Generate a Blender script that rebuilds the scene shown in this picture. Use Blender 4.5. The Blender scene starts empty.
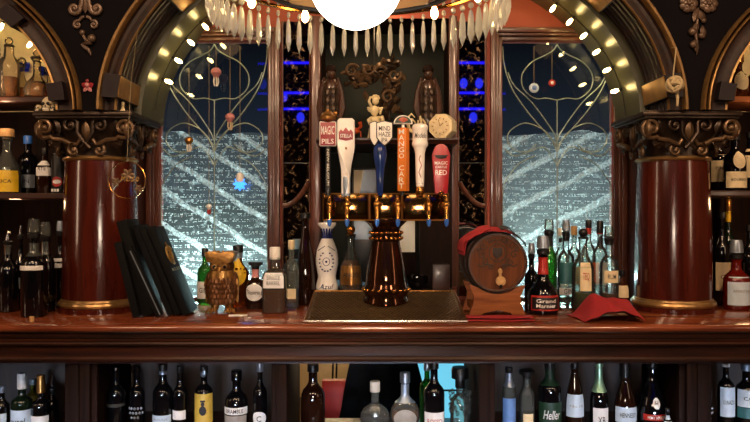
import bpy, bmesh, math, random
from math import sin, cos, pi, radians
from mathutils import Vector, Matrix, noise as mnoise

random.seed(7)
SC = bpy.context.scene
COL = SC.collection
F = 720.0
CX, CY = 375.0, 211.0
EYE = 1.55
CT = 1.059            # counter top height


def P(px, py, d):
    return Vector(((px - CX) * d / F, d, EYE - (py - CY) * d / F))


def X(px, d):
    return (px - CX) * d / F


def Z(py, d):
    return EYE - (py - CY) * d / F


# ------------------------------------------------------------------ materials
def lin(c):
    if isinstance(c, str):
        c = c.lstrip('#')
        c = [int(c[i:i + 2], 16) / 255 for i in (0, 2, 4)]
    return tuple((v / 12.92 if v <= 0.04045 else ((v + 0.055) / 1.055) ** 2.4) for v in c) + (1.0,)


def newmat(name):
    m = bpy.data.materials.new(name)
    m.use_nodes = True
    nt = m.node_tree
    nt.nodes.clear()
    out = nt.nodes.new('ShaderNodeOutputMaterial')
    return m, nt, out


def N(nt, t, **kw):
    n = nt.nodes.new(t)
    for k, v in kw.items():
        if k.startswith('i_'):
            key = k[2:].replace('_', ' ')
            n.inputs[key].default_value = v
        else:
            setattr(n, k, v)
    return n


def L(nt, a, ao, b, bi):
    nt.links.new(a.outputs[ao], b.inputs[bi])


def ramp(nt, stops, interp='LINEAR'):
    r = nt.nodes.new('ShaderNodeValToRGB')
    r.color_ramp.interpolation = interp
    e = r.color_ramp.elements
    while len(e) < len(stops):
        e.new(0.5)
    for el, (p, c) in zip(e, stops):
        el.position = p
        el.color = c
    return r


def scl(c, k):
    return (min(1, c[0] * k), min(1, c[1] * k), min(1, c[2] * k), 1)


def pm(name, col, rough=0.5, metal=0.0, var=0.18, scale=18.0, bump=0.0, spec=0.5, coat=0.0):
    """plain material with a little uneven tone and grain"""
    m, nt, out = newmat(name)
    c = lin(col)
    b = N(nt, 'ShaderNodeBsdfPrincipled')
    b.inputs['Roughness'].default_value = rough
    b.inputs['Metallic'].default_value = metal
    b.inputs['Specular IOR Level'].default_value = spec
    b.inputs['Coat Weight'].default_value = coat
    b.inputs['Coat Roughness'].default_value = 0.08
    tc = N(nt, 'ShaderNodeTexCoord')
    no = N(nt, 'ShaderNodeTexNoise')
    no.inputs['Scale'].default_value = scale
    no.inputs['Detail'].default_value = 4
    L(nt, tc, 'Object', no, 'Vector')
    r = ramp(nt, [(0.3, scl(c, 1 - var)), (0.7, scl(c, 1 + var))])
    L(nt, no, 'Fac', r, 'Fac')
    L(nt, r, 'Color', b, 'Base Color')
    if bump:
        bp = N(nt, 'ShaderNodeBump')
        bp.inputs['Strength'].default_value = bump
        bp.inputs['Distance'].default_value = 0.004
        L(nt, no, 'Fac', bp, 'Height')
        L(nt, bp, 'Normal', b, 'Normal')
    L(nt, b, 'BSDF', out, 'Surface')
    return m


def wood(name, dark, light, axis='X', rough=0.3, scale=9.0, coat=0.3, spec=0.5):
    m, nt, out = newmat(name)
    b = N(nt, 'ShaderNodeBsdfPrincipled')
    b.inputs['Roughness'].default_value = rough
    b.inputs['Specular IOR Level'].default_value = spec
    b.inputs['Coat Weight'].default_value = coat
    b.inputs['Coat Roughness'].default_value = 0.12
    tc = N(nt, 'ShaderNodeTexCoord')
    mp = N(nt, 'ShaderNodeMapping')
    s = {'X': (0.09, 1, 1), 'Y': (1, 0.09, 1), 'Z': (1, 1, 0.09)}[axis]
    mp.inputs['Scale'].default_value = [v * scale for v in s]
    L(nt, tc, 'Object', mp, 'Vector')
    n1 = N(nt, 'ShaderNodeTexNoise')
    n1.inputs['Scale'].default_value = 2.2
    n1.inputs['Detail'].default_value = 6
    n1.inputs['Distortion'].default_value = 1.2
    L(nt, mp, 'Vector', n1, 'Vector')
    n2 = N(nt, 'ShaderNodeTexNoise')
    n2.inputs['Scale'].default_value = 11
    n2.inputs['Detail'].default_value = 5
    L(nt, mp, 'Vector', n2, 'Vector')
    ad = N(nt, 'ShaderNodeMath', operation='MULTIPLY_ADD')
    ad.inputs[1].default_value = 0.4
    L(nt, n2, 'Fac', ad, 0)
    L(nt, n1, 'Fac', ad, 2)
    r = ramp(nt, [(0.48, lin(dark)), (0.92, lin(light))])
    L(nt, ad, 'Value', r, 'Fac')
    L(nt, r, 'Color', b, 'Base Color')
    bp = N(nt, 'ShaderNodeBump')
    bp.inputs['Strength'].default_value = 0.12
    bp.inputs['Distance'].default_value = 0.002
    L(nt, ad, 'Value', bp, 'Height')
    L(nt, bp, 'Normal', b, 'Normal')
    L(nt, b, 'BSDF', out, 'Surface')
    return m


def emit(name, col, strength):
    m, nt, out = newmat(name)
    e = N(nt, 'ShaderNodeEmission')
    e.inputs['Color'].default_value = lin(col)
    e.inputs['Strength'].default_value = strength
    L(nt, e, 'Emission', out, 'Surface')
    return m


def glass(name, tint, body=0.0, rough=0.03, refl=1.25, var=0.1):
    """thin glass: tinted see-through with a mirror sheen and a little body colour"""
    m, nt, out = newmat(name)
    c = lin(tint)
    tr = N(nt, 'ShaderNodeBsdfTransparent')
    no = N(nt, 'ShaderNodeTexNoise')
    no.inputs['Scale'].default_value = 14
    tc = N(nt, 'ShaderNodeTexCoord')
    L(nt, tc, 'Object', no, 'Vector')
    r = ramp(nt, [(0.3, scl(c, 1 - var)), (0.7, c)])
    L(nt, no, 'Fac', r, 'Fac')
    L(nt, r, 'Color', tr, 'Color')
    base = tr
    if body > 0:
        df = N(nt, 'ShaderNodeBsdfDiffuse')
        L(nt, r, 'Color', df, 'Color')
        mx0 = N(nt, 'ShaderNodeMixShader')
        mx0.inputs[0].default_value = body
        L(nt, tr, 0, mx0, 1)
        L(nt, df, 0, mx0, 2)
        base = mx0
    gl = N(nt, 'ShaderNodeBsdfGlossy')
    gl.inputs['Roughness'].default_value = rough
    lw = N(nt, 'ShaderNodeFresnel')
    lw.inputs['IOR'].default_value = refl + 0.25
    mx = N(nt, 'ShaderNodeMixShader')
    L(nt, lw, 0, mx, 0)
    L(nt, base, 0, mx, 1)
    L(nt, gl, 0, mx, 2)
    L(nt, mx, 0, out, 'Surface')
    return m


M = {}
M['mahogany'] = wood('mahogany', '#1c0805', '#4e1d10', 'Z', 0.22, 8, 0.5)
M['jamb_wood'] = wood('jamb_wood', '#220c08', '#4c2015', 'Z', 0.6, 8, 0.0, 0.3)
M['mahogany_x'] = wood('mahogany_x', '#1c0a06', '#55220f', 'X', 0.25, 8, 0.5)
M['frame_wood'] = wood('frame_wood', '#33180f', '#663826', 'Z', 0.35, 9, 0.25)
M['frame_wood_x'] = wood('frame_wood_x', '#33180f', '#663826', 'X', 0.35, 9, 0.25)
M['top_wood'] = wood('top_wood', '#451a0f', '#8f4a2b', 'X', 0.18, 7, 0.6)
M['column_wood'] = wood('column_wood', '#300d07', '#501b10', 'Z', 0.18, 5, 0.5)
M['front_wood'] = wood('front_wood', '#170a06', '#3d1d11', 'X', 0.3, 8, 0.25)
M['dark_wood'] = wood('dark_wood', '#0d0705', '#22110b', 'Z', 0.7, 9, 0.0, 0.1)
M['shelf_wood'] = wood('shelf_wood', '#1d0d08', '#3c1c10', 'X', 0.4, 8, 0.2)
M['oak'] = wood('oak', '#663415', '#95572a', 'X', 0.55, 9, 0.0, 0.2)
M['stave'] = wood('stave', '#2c1409', '#57301a', 'Y', 0.4, 9, 0.2)
M['head_wood'] = wood('head_wood', '#3d1d0b', '#693a1c', 'Z', 0.6, 11, 0.0, 0.15)
M['arch_dark'] = wood('arch_dark', '#140a07', '#301b12', 'Y', 0.45, 6, 0.0, 0.25)
M['arch_block'] = pm('arch_block', '#1c1316', 0.45, 0, 0.2, 18, 0, 0.25)
M['gold_bead'] = pm('gold_bead', '#9c7a4c', 0.3, 0.7, 0.25, 30)
M['crest_wood'] = pm('crest_wood', '#1c0f09', 0.5, 0, 0.2, 30)
M['tray_metal'] = pm('tray_metal', '#66523c', 0.32, 0.8, 0.3, 30)
M['brass_plate'] = pm('brass_plate', '#b8863f', 0.32, 0.75, 0.2, 20)
M['ornament'] = pm('ornament', '#594638', 0.38, 0.3, 0.35, 26, 0.2)
M['brass'] = pm('brass', '#b98442', 0.22, 1.0, 0.15, 12)
M['brass_dark'] = pm('brass_dark', '#8a6030', 0.38, 0.8, 0.3, 20)
M['brass_mirror'] = pm('brass_mirror', '#8a6438', 0.1, 1.0, 0.12, 30)
M['copper_dark'] = pm('copper_dark', '#452a1b', 0.1, 0.85, 0.2, 14)
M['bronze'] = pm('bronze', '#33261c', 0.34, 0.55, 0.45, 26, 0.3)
M['bronze_lit'] = pm('bronze_lit', '#604a34', 0.34, 0.5, 0.35, 26, 0.3)  # paler copy of bronze, its lit look put into the colour
M['owl_gold'] = pm('owl_gold', '#9c733e', 0.35, 0.75, 0.5, 45, 0.5)
M['owl_dark'] = pm('owl_dark', '#5a3618', 0.45, 0.6, 0.5, 45, 0.5)
M['plaster'] = pm('plaster', '#0c090d', 0.85, 0, 0.25, 5, 0.1, 0.1)
M['green_soffit'] = pm('green_soffit', '#4b4a34', 0.36, 0.2, 0.15, 6, 0.05, 0.6, 0.0)
M['red_wall'] = pm('red_wall', '#96402c', 0.6, 0, 0.08, 4)
M['gold_wall'] = pm('gold_wall', '#e6d2a4', 0.4, 0.2, 0.25, 7)
M['ceil'] = pm('ceil', '#4a3326', 0.7, 0, 0.1, 4)
M['room_wall'] = pm('room_wall', '#6e4a36', 0.6, 0, 0.15, 3)
M['room_floor'] = wood('room_floor', '#1d100a', '#3b2115', 'Y', 0.35, 5)
M['black'] = pm('black', '#0d0c0d', 0.4, 0, 0.3, 20)
M['black_gloss'] = pm('black_gloss', '#0a0809', 0.12, 0, 0.3, 20)
M['leather'] = pm('leather', '#060607', 0.75, 0, 0.25, 150, 0.2, 0.15)
M['white'] = pm('white', '#e6e2da', 0.45, 0, 0.06, 15)
M['ceramic'] = pm('ceramic', '#ece8e2', 0.15, 0, 0.04, 15)
M['bone'] = pm('bone', '#cdbd9c', 0.5, 0, 0.25, 40, 0.2)
M['ivory'] = pm('ivory', '#d9c79a', 0.45, 0, 0.18, 30, 0.1)
M['cobalt'] = pm('cobalt', '#131f5c', 0.18, 0, 0.2, 20)
M['blue_tap'] = pm('blue_tap', '#132a63', 0.15, 0, 0.25, 20)
M['orange'] = pm('orange', '#d2731c', 0.35, 0, 0.1, 20)
M['orange_red'] = pm('orange_red', '#a4401a', 0.35, 0, 0.2, 25)
M['red_tap'] = pm('red_tap', '#9c1f27', 0.3, 0, 0.08, 20)
M['red_sign'] = pm('red_sign', '#8e2732', 0.4, 0, 0.2, 40)
M['red_cloth'] = pm('red_cloth', '#9e1f26', 0.85, 0, 0.12, 90, 0.2)
M['red_cloth_light'] = pm('red_cloth_light', '#ad2a30', 0.85, 0, 0.12, 90, 0.2)
M['red_box'] = pm('red_box', '#9c1812', 0.5, 0, 0.1, 12)
M['cream'] = pm('cream', '#cdb994', 0.6, 0, 0.1, 12)
M['cream_label'] = pm('cream_label', '#dcc9a0', 0.6, 0, 0.1, 40)
M['white_label'] = pm('white_label', '#dcdcdc', 0.55, 0, 0.05, 40)
M['cool_label'] = pm('cool_label', '#b8cbdc', 0.5, 0, 0.07, 40)
M['blue_label'] = pm('blue_label', '#5d83bd', 0.5, 0, 0.1, 40)
M['teal_label'] = pm('teal_label', '#2d6268', 0.5, 0, 0.12, 40)
M['yellow_label'] = pm('yellow_label', '#c4a544', 0.5, 0, 0.12, 40)
M['bright_yellow'] = pm('bright_yellow', '#d9b21f', 0.45, 0, 0.12, 40)
M['grey_label'] = pm('grey_label', '#8f8a83', 0.5, 0, 0.1, 40)
M['green_label'] = pm('green_label', '#10301e', 0.5, 0, 0.12, 40)
M['orange_label'] = pm('orange_label', '#b0501e', 0.5, 0, 0.12, 40)
M['red_label'] = pm('red_label', '#a3221c', 0.5, 0, 0.12, 40)
M['black_label'] = pm('black_label', '#121012', 0.5, 0, 0.12, 40)
M['pink'] = pm('pink', '#b9787a', 0.5, 0, 0.15, 30)
M['ink'] = pm('ink', '#141218', 0.6, 0, 0.1, 30)
M['gold_ink'] = pm('gold_ink', '#b08a4a', 0.35, 0.7, 0.1, 30)
M['steel'] = pm('steel', '#b9bcbe', 0.2, 1.0, 0.1, 20)
M['iron'] = pm('iron', '#211c1a', 0.45, 0.6, 0.2, 20)
M['cap_white'] = pm('cap_white', '#d8d4cc', 0.4, 0, 0.05, 20)
M['cap_silver'] = pm('cap_silver', '#8e99a6', 0.3, 0.6, 0.1, 20)
M['cap_gold'] = pm('cap_gold', '#a8793f', 0.3, 0.8, 0.15, 20)
M['cap_blue'] = pm('cap_blue', '#2c62b8', 0.4, 0, 0.1, 20)
M['cap_red'] = pm('cap_red', '#9a2a1f', 0.4, 0, 0.1, 20)
M['cork'] = pm('cork', '#b78f5c', 0.7, 0, 0.25, 90, 0.2)
M['foil_green'] = pm('foil_green', '#8fb796', 0.3, 0.5, 0.12, 50)
M['twine'] = pm('twine', '#b5a27c', 0.8, 0, 0.25, 120, 0.4)
M['coat_cloth'] = pm('coat_cloth', '#06090f', 0.85, 0, 0.35, 30, 0.4, 0.05)
M['g_clear'] = glass('g_clear', '#e9f1ee', 0.03)
M['g_clear2'] = glass('g_clear2', '#dfe6e0', 0.06)
M['g_green'] = glass('g_green', '#3f9a45', 0.22)
M['g_dkgreen'] = pm('g_dkgreen', '#0d1a10', 0.06, 0, 0.3, 15, 0, 0.6)
M['g_black'] = pm('g_black', '#08080b', 0.05, 0, 0.3, 15, 0, 0.6)
M['g_brown'] = pm('g_brown', '#1e0d07', 0.06, 0, 0.3, 15, 0, 0.6)
M['g_amber'] = glass('g_amber', '#8a4a1c', 0.18)
M['g_gold'] = glass('g_gold', '#fbf4e4', 0.06)
M['g_red'] = glass('g_red', '#9c2418', 0.3)
M['g_blue'] = glass('g_blue', '#2538d8', 0.55)
M['liq_amber'] = glass('liq_amber', '#a55a22', 0.4)
M['liq_dark'] = pm('liq_dark', '#0a0710', 0.15, 0, 0.3, 15)
M['liq_gold'] = glass('liq_gold', '#eebf6e', 0.25)
M['liq_red'] = glass('liq_red', '#6e1512', 0.5)
M['liq_green'] = glass('liq_green', '#8c8f3c', 0.4)
M['shade_glass'] = glass('shade_glass', '#b28a5a', 0.6, 0.1)
M['pic_blue'] = pm('pic_blue', '#33506e', 0.3, 0, 0.3, 8)
M['pale_reflection'] = pm('pale_reflection', '#c9c6b0', 0.3, 0.0, 0.1, 5)  # pale reflection in a small mirror, painted as flat colour
M['niche_back'] = pm('niche_back', '#10170f', 0.6, 0, 0.4, 6, 0, 0.2)
M['crystal'] = None
M['globe'] = emit('globe', '#fff1dc', 7.0)
M['bulb'] = emit('bulb', '#ffd98a', 42.0)
M['lamp_bulb'] = emit('lamp_bulb', '#ffd98a', 40.0)
M['blue_led'] = emit('blue_led', '#2018ff', 2.6)
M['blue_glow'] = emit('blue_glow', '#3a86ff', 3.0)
M['cooler_light'] = emit('cooler_light', '#6cc6e2', 1.15)
M['snow'] = None
M['blue_vase_glow'] = emit('blue_vase_glow', '#2f35ff', 1.6)


def mk_crystal():
    m, nt, out = newmat('crystal')
    g = N(nt, 'ShaderNodeBsdfGlass')
    g.inputs['IOR'].default_value = 1.5
    g.inputs['Roughness'].default_value = 0.0
    t = N(nt, 'ShaderNodeBsdfTransparent')
    no = N(nt, 'ShaderNodeTexNoise')
    no.inputs['Scale'].default_value = 12
    r = ramp(nt, [(0.3, (0.88, 0.86, 0.82, 1)), (0.7, (1, 0.98, 0.95, 1))])
    L(nt, no, 'Fac', r, 'Fac')
    L(nt, r, 'Color', g, 'Color')
    df = N(nt, 'ShaderNodeBsdfTranslucent')
    df.inputs['Color'].default_value = (1.0, 0.97, 0.9, 1)
    mx = N(nt, 'ShaderNodeMixShader')
    mx.inputs[0].default_value = 0.3
    L(nt, g, 0, mx, 1)
    L(nt, t, 0, mx, 2)
    m2 = N(nt, 'ShaderNodeMixShader')
    m2.inputs[0].default_value = 0.30
    d2 = N(nt, 'ShaderNodeBsdfDiffuse')
    d2.inputs['Color'].default_value = (1.0, 0.95, 0.86, 1)
    m3 = N(nt, 'ShaderNodeMixShader')
    m3.inputs[0].default_value = 0.6
    L(nt, df, 0, m3, 1)
    L(nt, d2, 0, m3, 2)
    L(nt, mx, 0, m2, 1)
    L(nt, m3, 0, m2, 2)
    L(nt, m2, 0, out, 'Surface')
    return m


M['crystal'] = mk_crystal()


def mk_mirror():
    m, nt, out = newmat('veined_mirror')
    tc = N(nt, 'ShaderNodeTexCoord')
    no = N(nt, 'ShaderNodeTexNoise')
    no.inputs['Scale'].default_value = 14
    no.inputs['Detail'].default_value = 5
    L(nt, tc, 'Object', no, 'Vector')
    mixv = N(nt, 'ShaderNodeMixRGB', blend_type='ADD')
    mixv.inputs[0].default_value = 0.22
    L(nt, tc, 'Object', mixv, 1)
    L(nt, no, 'Color', mixv, 2)
    vo = N(nt, 'ShaderNodeTexVoronoi', feature='DISTANCE_TO_EDGE')
    vo.inputs['Scale'].default_value = 17
    L(nt, mixv, 0, vo, 'Vector')
    n2 = N(nt, 'ShaderNodeTexNoise')
    n2.inputs['Scale'].default_value = 22
    L(nt, tc, 'Object', n2, 'Vector')
    a = ramp(nt, [(0.0, (1, 1, 1, 1)), (0.042, (0, 0, 0, 1))])
    L(nt, vo, 'Distance', a, 'Fac')
    b = ramp(nt, [(0.47, (0, 0, 0, 1)), (0.60, (0.8, 0.8, 0.8, 1))])
    L(nt, n2, 'Fac', b, 'Fac')
    mu = N(nt, 'ShaderNodeMath', operation='MULTIPLY')
    L(nt, a, 'Color', mu, 0)
    L(nt, b, 'Color', mu, 1)
    g = N(nt, 'ShaderNodeBsdfGlossy')
    g.inputs['Color'].default_value = (0.5, 0.5, 0.52, 1)
    g.inputs['Roughness'].default_value = 0.02
    v = N(nt, 'ShaderNodeBsdfPrincipled')
    v.inputs['Base Color'].default_value = lin('#8f6f4c')
    v.inputs['Roughness'].default_value = 0.4
    v.inputs['Metallic'].default_value = 0.2
    mx = N(nt, 'ShaderNodeMixShader')
    L(nt, mu, 0, mx, 0)
    L(nt, g, 0, mx, 1)
    L(nt, v, 0, mx, 2)
    L(nt, mx, 0, out, 'Surface')
    return m


M['mirror'] = mk_mirror()


def mk_pane(name, seed):
    """clear pane, etched below with rows of dots and slanting bands"""
    m, nt, out = newmat(name)
    tc = N(nt, 'ShaderNodeTexCoord')
    sx = N(nt, 'ShaderNodeSeparateXYZ')
    L(nt, tc, 'Object', sx, 0)

    def math(op, a, b=None, c=None):
        n = N(nt, 'ShaderNodeMath', operation=op)
        for i, v in enumerate((a, b, c)):
            if v is None:
                continue
            if isinstance(v, (int, float)):
                n.inputs[i].default_value = v
            else:
                nt.links.new(v, n.inputs[i])
        return n.outputs[0]
    x, z = sx.outputs['X'], sx.outputs['Z']
    no = N(nt, 'ShaderNodeTexNoise')
    no.inputs['Scale'].default_value = 4.0 + seed
    no.inputs['Detail'].default_value = 3
    L(nt, tc, 'Object', no, 'Vector')
    nz = math('SUBTRACT', no.outputs['Fac'], 0.5)
    # dotted rows
    zz = math('MULTIPLY_ADD', nz, 0.05, z)
    cb = N(nt, 'ShaderNodeCombineXYZ')
    nt.links.new(math('MULTIPLY', x, 150.0), cb.inputs[0])
    nt.links.new(math('MULTIPLY', zz, 84.0), cb.inputs[2])
    vo = N(nt, 'ShaderNodeTexVoronoi', voronoi_dimensions='3D')
    vo.inputs['Scale'].default_value = 1.0
    vo.inputs['Randomness'].default_value = 0.35
    nt.links.new(cb.outputs[0], vo.inputs['Vector'])
    dist = vo.outputs['Distance']
    sc = N(nt, 'ShaderNodeSeparateColor')
    nt.links.new(vo.outputs['Color'], sc.inputs[0])
    size = math('MULTIPLY_ADD', sc.outputs[0], 0.46, 0.0)
    dots = math('LESS_THAN', dist, size)
    rows = math('GREATER_THAN', math('SINE', math('MULTIPLY', zz, 84.0 * 2 * pi / 3.0)), 0.1)
    dots = math('MULTIPLY', dots, rows)
    # slanting bands
    n3 = N(nt, 'ShaderNodeTexNoise')
    n3.inputs['Scale'].default_value = 30
    n3.inputs['Detail'].default_value = 6
    L(nt, tc, 'Object', n3, 'Vector')
    slope = -0.62 if seed < 1 else 0.5
    w = math('MULTIPLY_ADD', x, slope * -1 if seed < 1 else -slope, z)
    w = math('MULTIPLY_ADD', nz, 0.06, w)
    band = math('SINE', math('MULTIPLY', w, 2 * pi / 0.19))
    n4 = N(nt, 'ShaderNodeTexNoise')
    n4.inputs['Scale'].default_value = 90
    n4.inputs['Detail'].default_value = 4
    L(nt, tc, 'Object', n4, 'Vector')
    band = math('MULTIPLY', math('SMOOTH_MIN', math('MAXIMUM', math('MULTIPLY_ADD', band, 6.0, -4.7), 0.0), 1.0, 0.1),
                math('MULTIPLY_ADD', n4.outputs['Fac'], 3.4, -1.15))
    patch = math('MULTIPLY', math('MAXIMUM', math('MULTIPLY_ADD', n3.outputs['Fac'], 5.0, -2.9), 0.0), 0.5)
    haze = 0.05 + 0.07 * seed
    fr = math('ADD', math('ADD', dots, math('MAXIMUM', band, 0.0)), math('ADD', patch, haze))
    fr = math('MINIMUM', fr, 1.0)
    edge = math('MULTIPLY_ADD', nz, 0.10, z)
    lim = math('LESS_THAN', edge, 0.925)
    fr = math('MULTIPLY', fr, lim)
    tr = N(nt, 'ShaderNodeBsdfTransparent')
    tr.inputs['Color'].default_value = (0.78, 0.86, 0.86, 1)
    tl = N(nt, 'ShaderNodeBsdfTranslucent')
    tl.inputs['Color'].default_value = (0.85, 0.92, 0.92, 1)
    df = N(nt, 'ShaderNodeBsdfDiffuse')
    df.inputs['Color'].default_value = (0.75, 0.82, 0.82, 1)
    fz = N(nt, 'ShaderNodeMixShader')
    fz.inputs[0].default_value = 0.2
    L(nt, tl, 0, fz, 1)
    L(nt, df, 0, fz, 2)
    mx = N(nt, 'ShaderNodeMixShader')
    nt.links.new(fr, mx.inputs[0])
    L(nt, tr, 0, mx, 1)
    L(nt, fz, 0, mx, 2)
    gl = N(nt, 'ShaderNodeBsdfGlossy')
    gl.inputs['Roughness'].default_value = 0.02
    fe = N(nt, 'ShaderNodeFresnel')
    fe.inputs['IOR'].default_value = 1.7
    m2 = N(nt, 'ShaderNodeMixShader')
    L(nt, fe, 0, m2, 0)
    L(nt, mx, 0, m2, 1)
    L(nt, gl, 0, m2, 2)
    L(nt, m2, 0, out, 'Surface')
    return m


M['pane_a'] = mk_pane('pane_a', 0.0)
M['pane_b'] = mk_pane('pane_b', 1.0)


def mk_snow():
    m, nt, out = newmat('snowy_ground')
    tc = N(nt, 'ShaderNodeTexCoord')
    no = N(nt, 'ShaderNodeTexNoise')
    no.inputs['Scale'].default_value = 3.5
    no.inputs['Detail'].default_value = 8
    L(nt, tc, 'Object', no, 'Vector')
    r = ramp(nt, [(0.42, lin('#0e1213')), (0.58, lin('#283236')), (0.75, lin('#5d6c72'))])
    L(nt, no, 'Fac', r, 'Fac')
    b = N(nt, 'ShaderNodeBsdfPrincipled')
    b.inputs['Roughness'].default_value = 0.7
    L(nt, r, 'Color', b, 'Base Color')
    L(nt, b, 0, out, 'Surface')
    return m


M['snow'] = mk_snow()


def mk_mat_tray():
    m, nt, out = newmat('perforated_brass')
    tc = N(nt, 'ShaderNodeTexCoord')
    mp = N(nt, 'ShaderNodeMapping')
    mp.inputs['Scale'].default_value = (48, 48, 48)
    mp.inputs['Rotation'].default_value = (0, 0, radians(45))
    L(nt, tc, 'Object', mp, 'Vector')
    ck = N(nt, 'ShaderNodeTexVoronoi')
    ck.inputs['Scale'].default_value = 1.0
    ck.inputs['Randomness'].default_value = 0.05
    L(nt, mp, 'Vector', ck, 'Vector')
    r = ramp(nt, [(0.28, lin('#140d07')), (0.44, lin('#6b563c'))])
    L(nt, ck, 'Distance', r, 'Fac')
    b = N(nt, 'ShaderNodeBsdfPrincipled')
    b.inputs['Roughness'].default_value = 0.35
    b.inputs['Metallic'].default_value = 0.6
    L(nt, r, 'Color', b, 'Base Color')
    bp = N(nt, 'ShaderNodeBump')
    bp.inputs['Strength'].default_value = 0.6
    bp.inputs['Distance'].default_value = 0.004
    L(nt, ck, 'Distance', bp, 'Height')
    L(nt, bp, 'Normal', b, 'Normal')
    L(nt, b, 0, out, 'Surface')
    return m


M['tray_mesh'] = mk_mat_tray()


# ------------------------------------------------------------------ mesh builder
class MB:
    def __init__(s):
        s.bm = bmesh.new()

    def box(s, c, size, bevel=0.0, rot=None, seg=2):
        t = bmesh.new()
        bmesh.ops.create_cube(t, size=1.0)
        for v in t.verts:
            v.co = Vector((v.co.x * size[0], v.co.y * size[1], v.co.z * size[2]))
        if bevel:
            bmesh.ops.bevel(t, geom=list(t.edges), offset=bevel, segments=seg, affect='EDGES', profile=0.5)
        mt = Matrix.Translation(Vector(c))
        if rot is not None:
            mt = mt @ rot.to_4x4()
        bmesh.ops.transform(t, matrix=mt, verts=t.verts)
        s._merge(t)
        return s

    def b2(s, lo, hi, bevel=0.0):
        lo, hi = Vector(lo), Vector(hi)
        return s.box((lo + hi) / 2, hi - lo, bevel)

    def _merge(s, t):
        vm = {}
        for v in t.verts:
            vm[v] = s.bm.verts.new(v.co)
        for f in t.faces:
            try:
                s.bm.faces.new([vm[v] for v in f.verts])
            except ValueError:
                pass
        t.free()

    def lathe(s, prof, segs=28, c=(0, 0, 0), n=2.0, sy=1.0, mat=None, nfun=None, cap=True):
        """prof: list of (r, z); superellipse exponent n; a=0 faces -Y"""
        c = Vector(c)
        rings = []
        for (r, z) in prof:
            nn = nfun(z) if nfun else n
            ring = []
            for i in range(segs):
                a = 2 * pi * (i + 0.5) / segs
                ca, sa = cos(a), sin(a)
                k = 1.0 if nn == 2.0 else (abs(ca) ** nn + abs(sa) ** nn) ** (-1.0 / nn)
                p = Vector((r * k * sa, -r * k * ca * sy, z))
                if mat is not None:
                    p = mat @ p
                ring.append(s.bm.verts.new(p + c))
            rings.append(ring)
        for a, b in zip(rings, rings[1:]):
            for i in range(segs):
                j = (i + 1) % segs
                s.bm.faces.new((a[i], a[j], b[j], b[i]))
        if cap:
            if prof[0][0] > 1e-6:
                s.bm.faces.new(list(reversed(rings[0])))
            if prof[-1][0] > 1e-6:
                s.bm.faces.new(rings[-1])
        return s

    def tube(s, pts, r, segs=8, closed=False, flat=1.0):
        pts = [Vector(p) for p in pts]
        n = len(pts)
        rs = r if isinstance(r, (list, tuple)) else [r] * n
        up = None
        rings = []
        for i, p in enumerate(pts):
            if closed:
                t = pts[(i + 1) % n] - pts[i - 1]
            else:
                t = pts[min(i + 1, n - 1)] - pts[max(i - 1, 0)]
            if t.length < 1e-9:
                t = Vector((0, 0, 1))
            t.normalize()
            if up is None:
                up = Vector((0, 1, 0)) if abs(t.y) < 0.9 else Vector((1, 0, 0))
            u = (up - t * up.dot(t))
            if u.length < 1e-6:
                u = Vector((1, 0, 0)) - t * t.x
            u.normalize()
            up = u
            w = t.cross(u)
            rings.append([s.bm.verts.new(p + (u * cos(2 * pi * k / segs) * flat + w * sin(2 * pi * k / segs)) * rs[i]) for k in range(segs)])
        m = n if closed else n - 1
        for i in range(m):
            a, b = rings[i], rings[(i + 1) % n]
            for k in range(segs):
                j = (k + 1) % segs
                s.bm.faces.new((a[k], a[j], b[j], b[k]))
        if not closed:
            s.bm.faces.new(list(reversed(rings[0])))
            s.bm.faces.new(rings[-1])
        return s

    def ball(s, c, r, sc=(1, 1, 1), u=16, v=10, rot=None):
        t = bmesh.new()
        bmesh.ops.create_uvsphere(t, u_segments=u, v_segments=v, radius=r)
        mt = Matrix.Translation(Vector(c))
        if rot is not None:
            mt = mt @ rot.to_4x4()
        mt = mt @ Matrix.Diagonal((sc[0], sc[1], sc[2], 1))
        bmesh.ops.transform(t, matrix=mt, verts=t.verts)
        s._merge(t)
        return s

    def prism(s, poly, y0, y1, bevel=0.0):
        """poly: list of (x, z), extruded from y0 (front) to y1"""
        t = bmesh.new()
        f = [t.verts.new((x, y0, z)) for x, z in poly]
        b = [t.verts.new((x, y1, z)) for x, z in poly]
        t.faces.new(f)
        t.faces.new(list(reversed(b)))
        n = len(poly)
        for i in range(n):
            j = (i + 1) % n
            t.faces.new((f[j], f[i], b[i], b[j]))
        bmesh.ops.recalc_face_normals(t, faces=t.faces)
        if bevel:
            ed = [e for e in t.edges if abs(e.verts[0].co.y - e.verts[1].co.y) < 1e-6]
            bmesh.ops.bevel(t, geom=ed, offset=bevel, segments=2, affect='EDGES', profile=0.5)
        s._merge(t)
        return s

    def xprism(s, poly, x0, x1):
        """poly: list of (y, z), extruded along x"""
        f = [s.bm.verts.new((x0, y, z)) for y, z in poly]
        b = [s.bm.verts.new((x1, y, z)) for y, z in poly]
        s.bm.faces.new(f)
        s.bm.faces.new(list(reversed(b)))
        n = len(poly)
        for i in range(n):
            j = (i + 1) % n
            s.bm.faces.new((f[j], f[i], b[i], b[j]))
        return s

    def grid(s, fn, nu, nv, closed_u=False):
        g = [[s.bm.verts.new(fn(i / nu, j / nv)) for j in range(nv + 1)] for i in range(nu + (0 if closed_u else 1))]
        for i in range(nu):
            for j in range(nv):
                a, b = g[i], g[(i + 1) % len(g)]
                s.bm.faces.new((a[j], b[j], b[j + 1], a[j + 1]))
        return s

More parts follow.
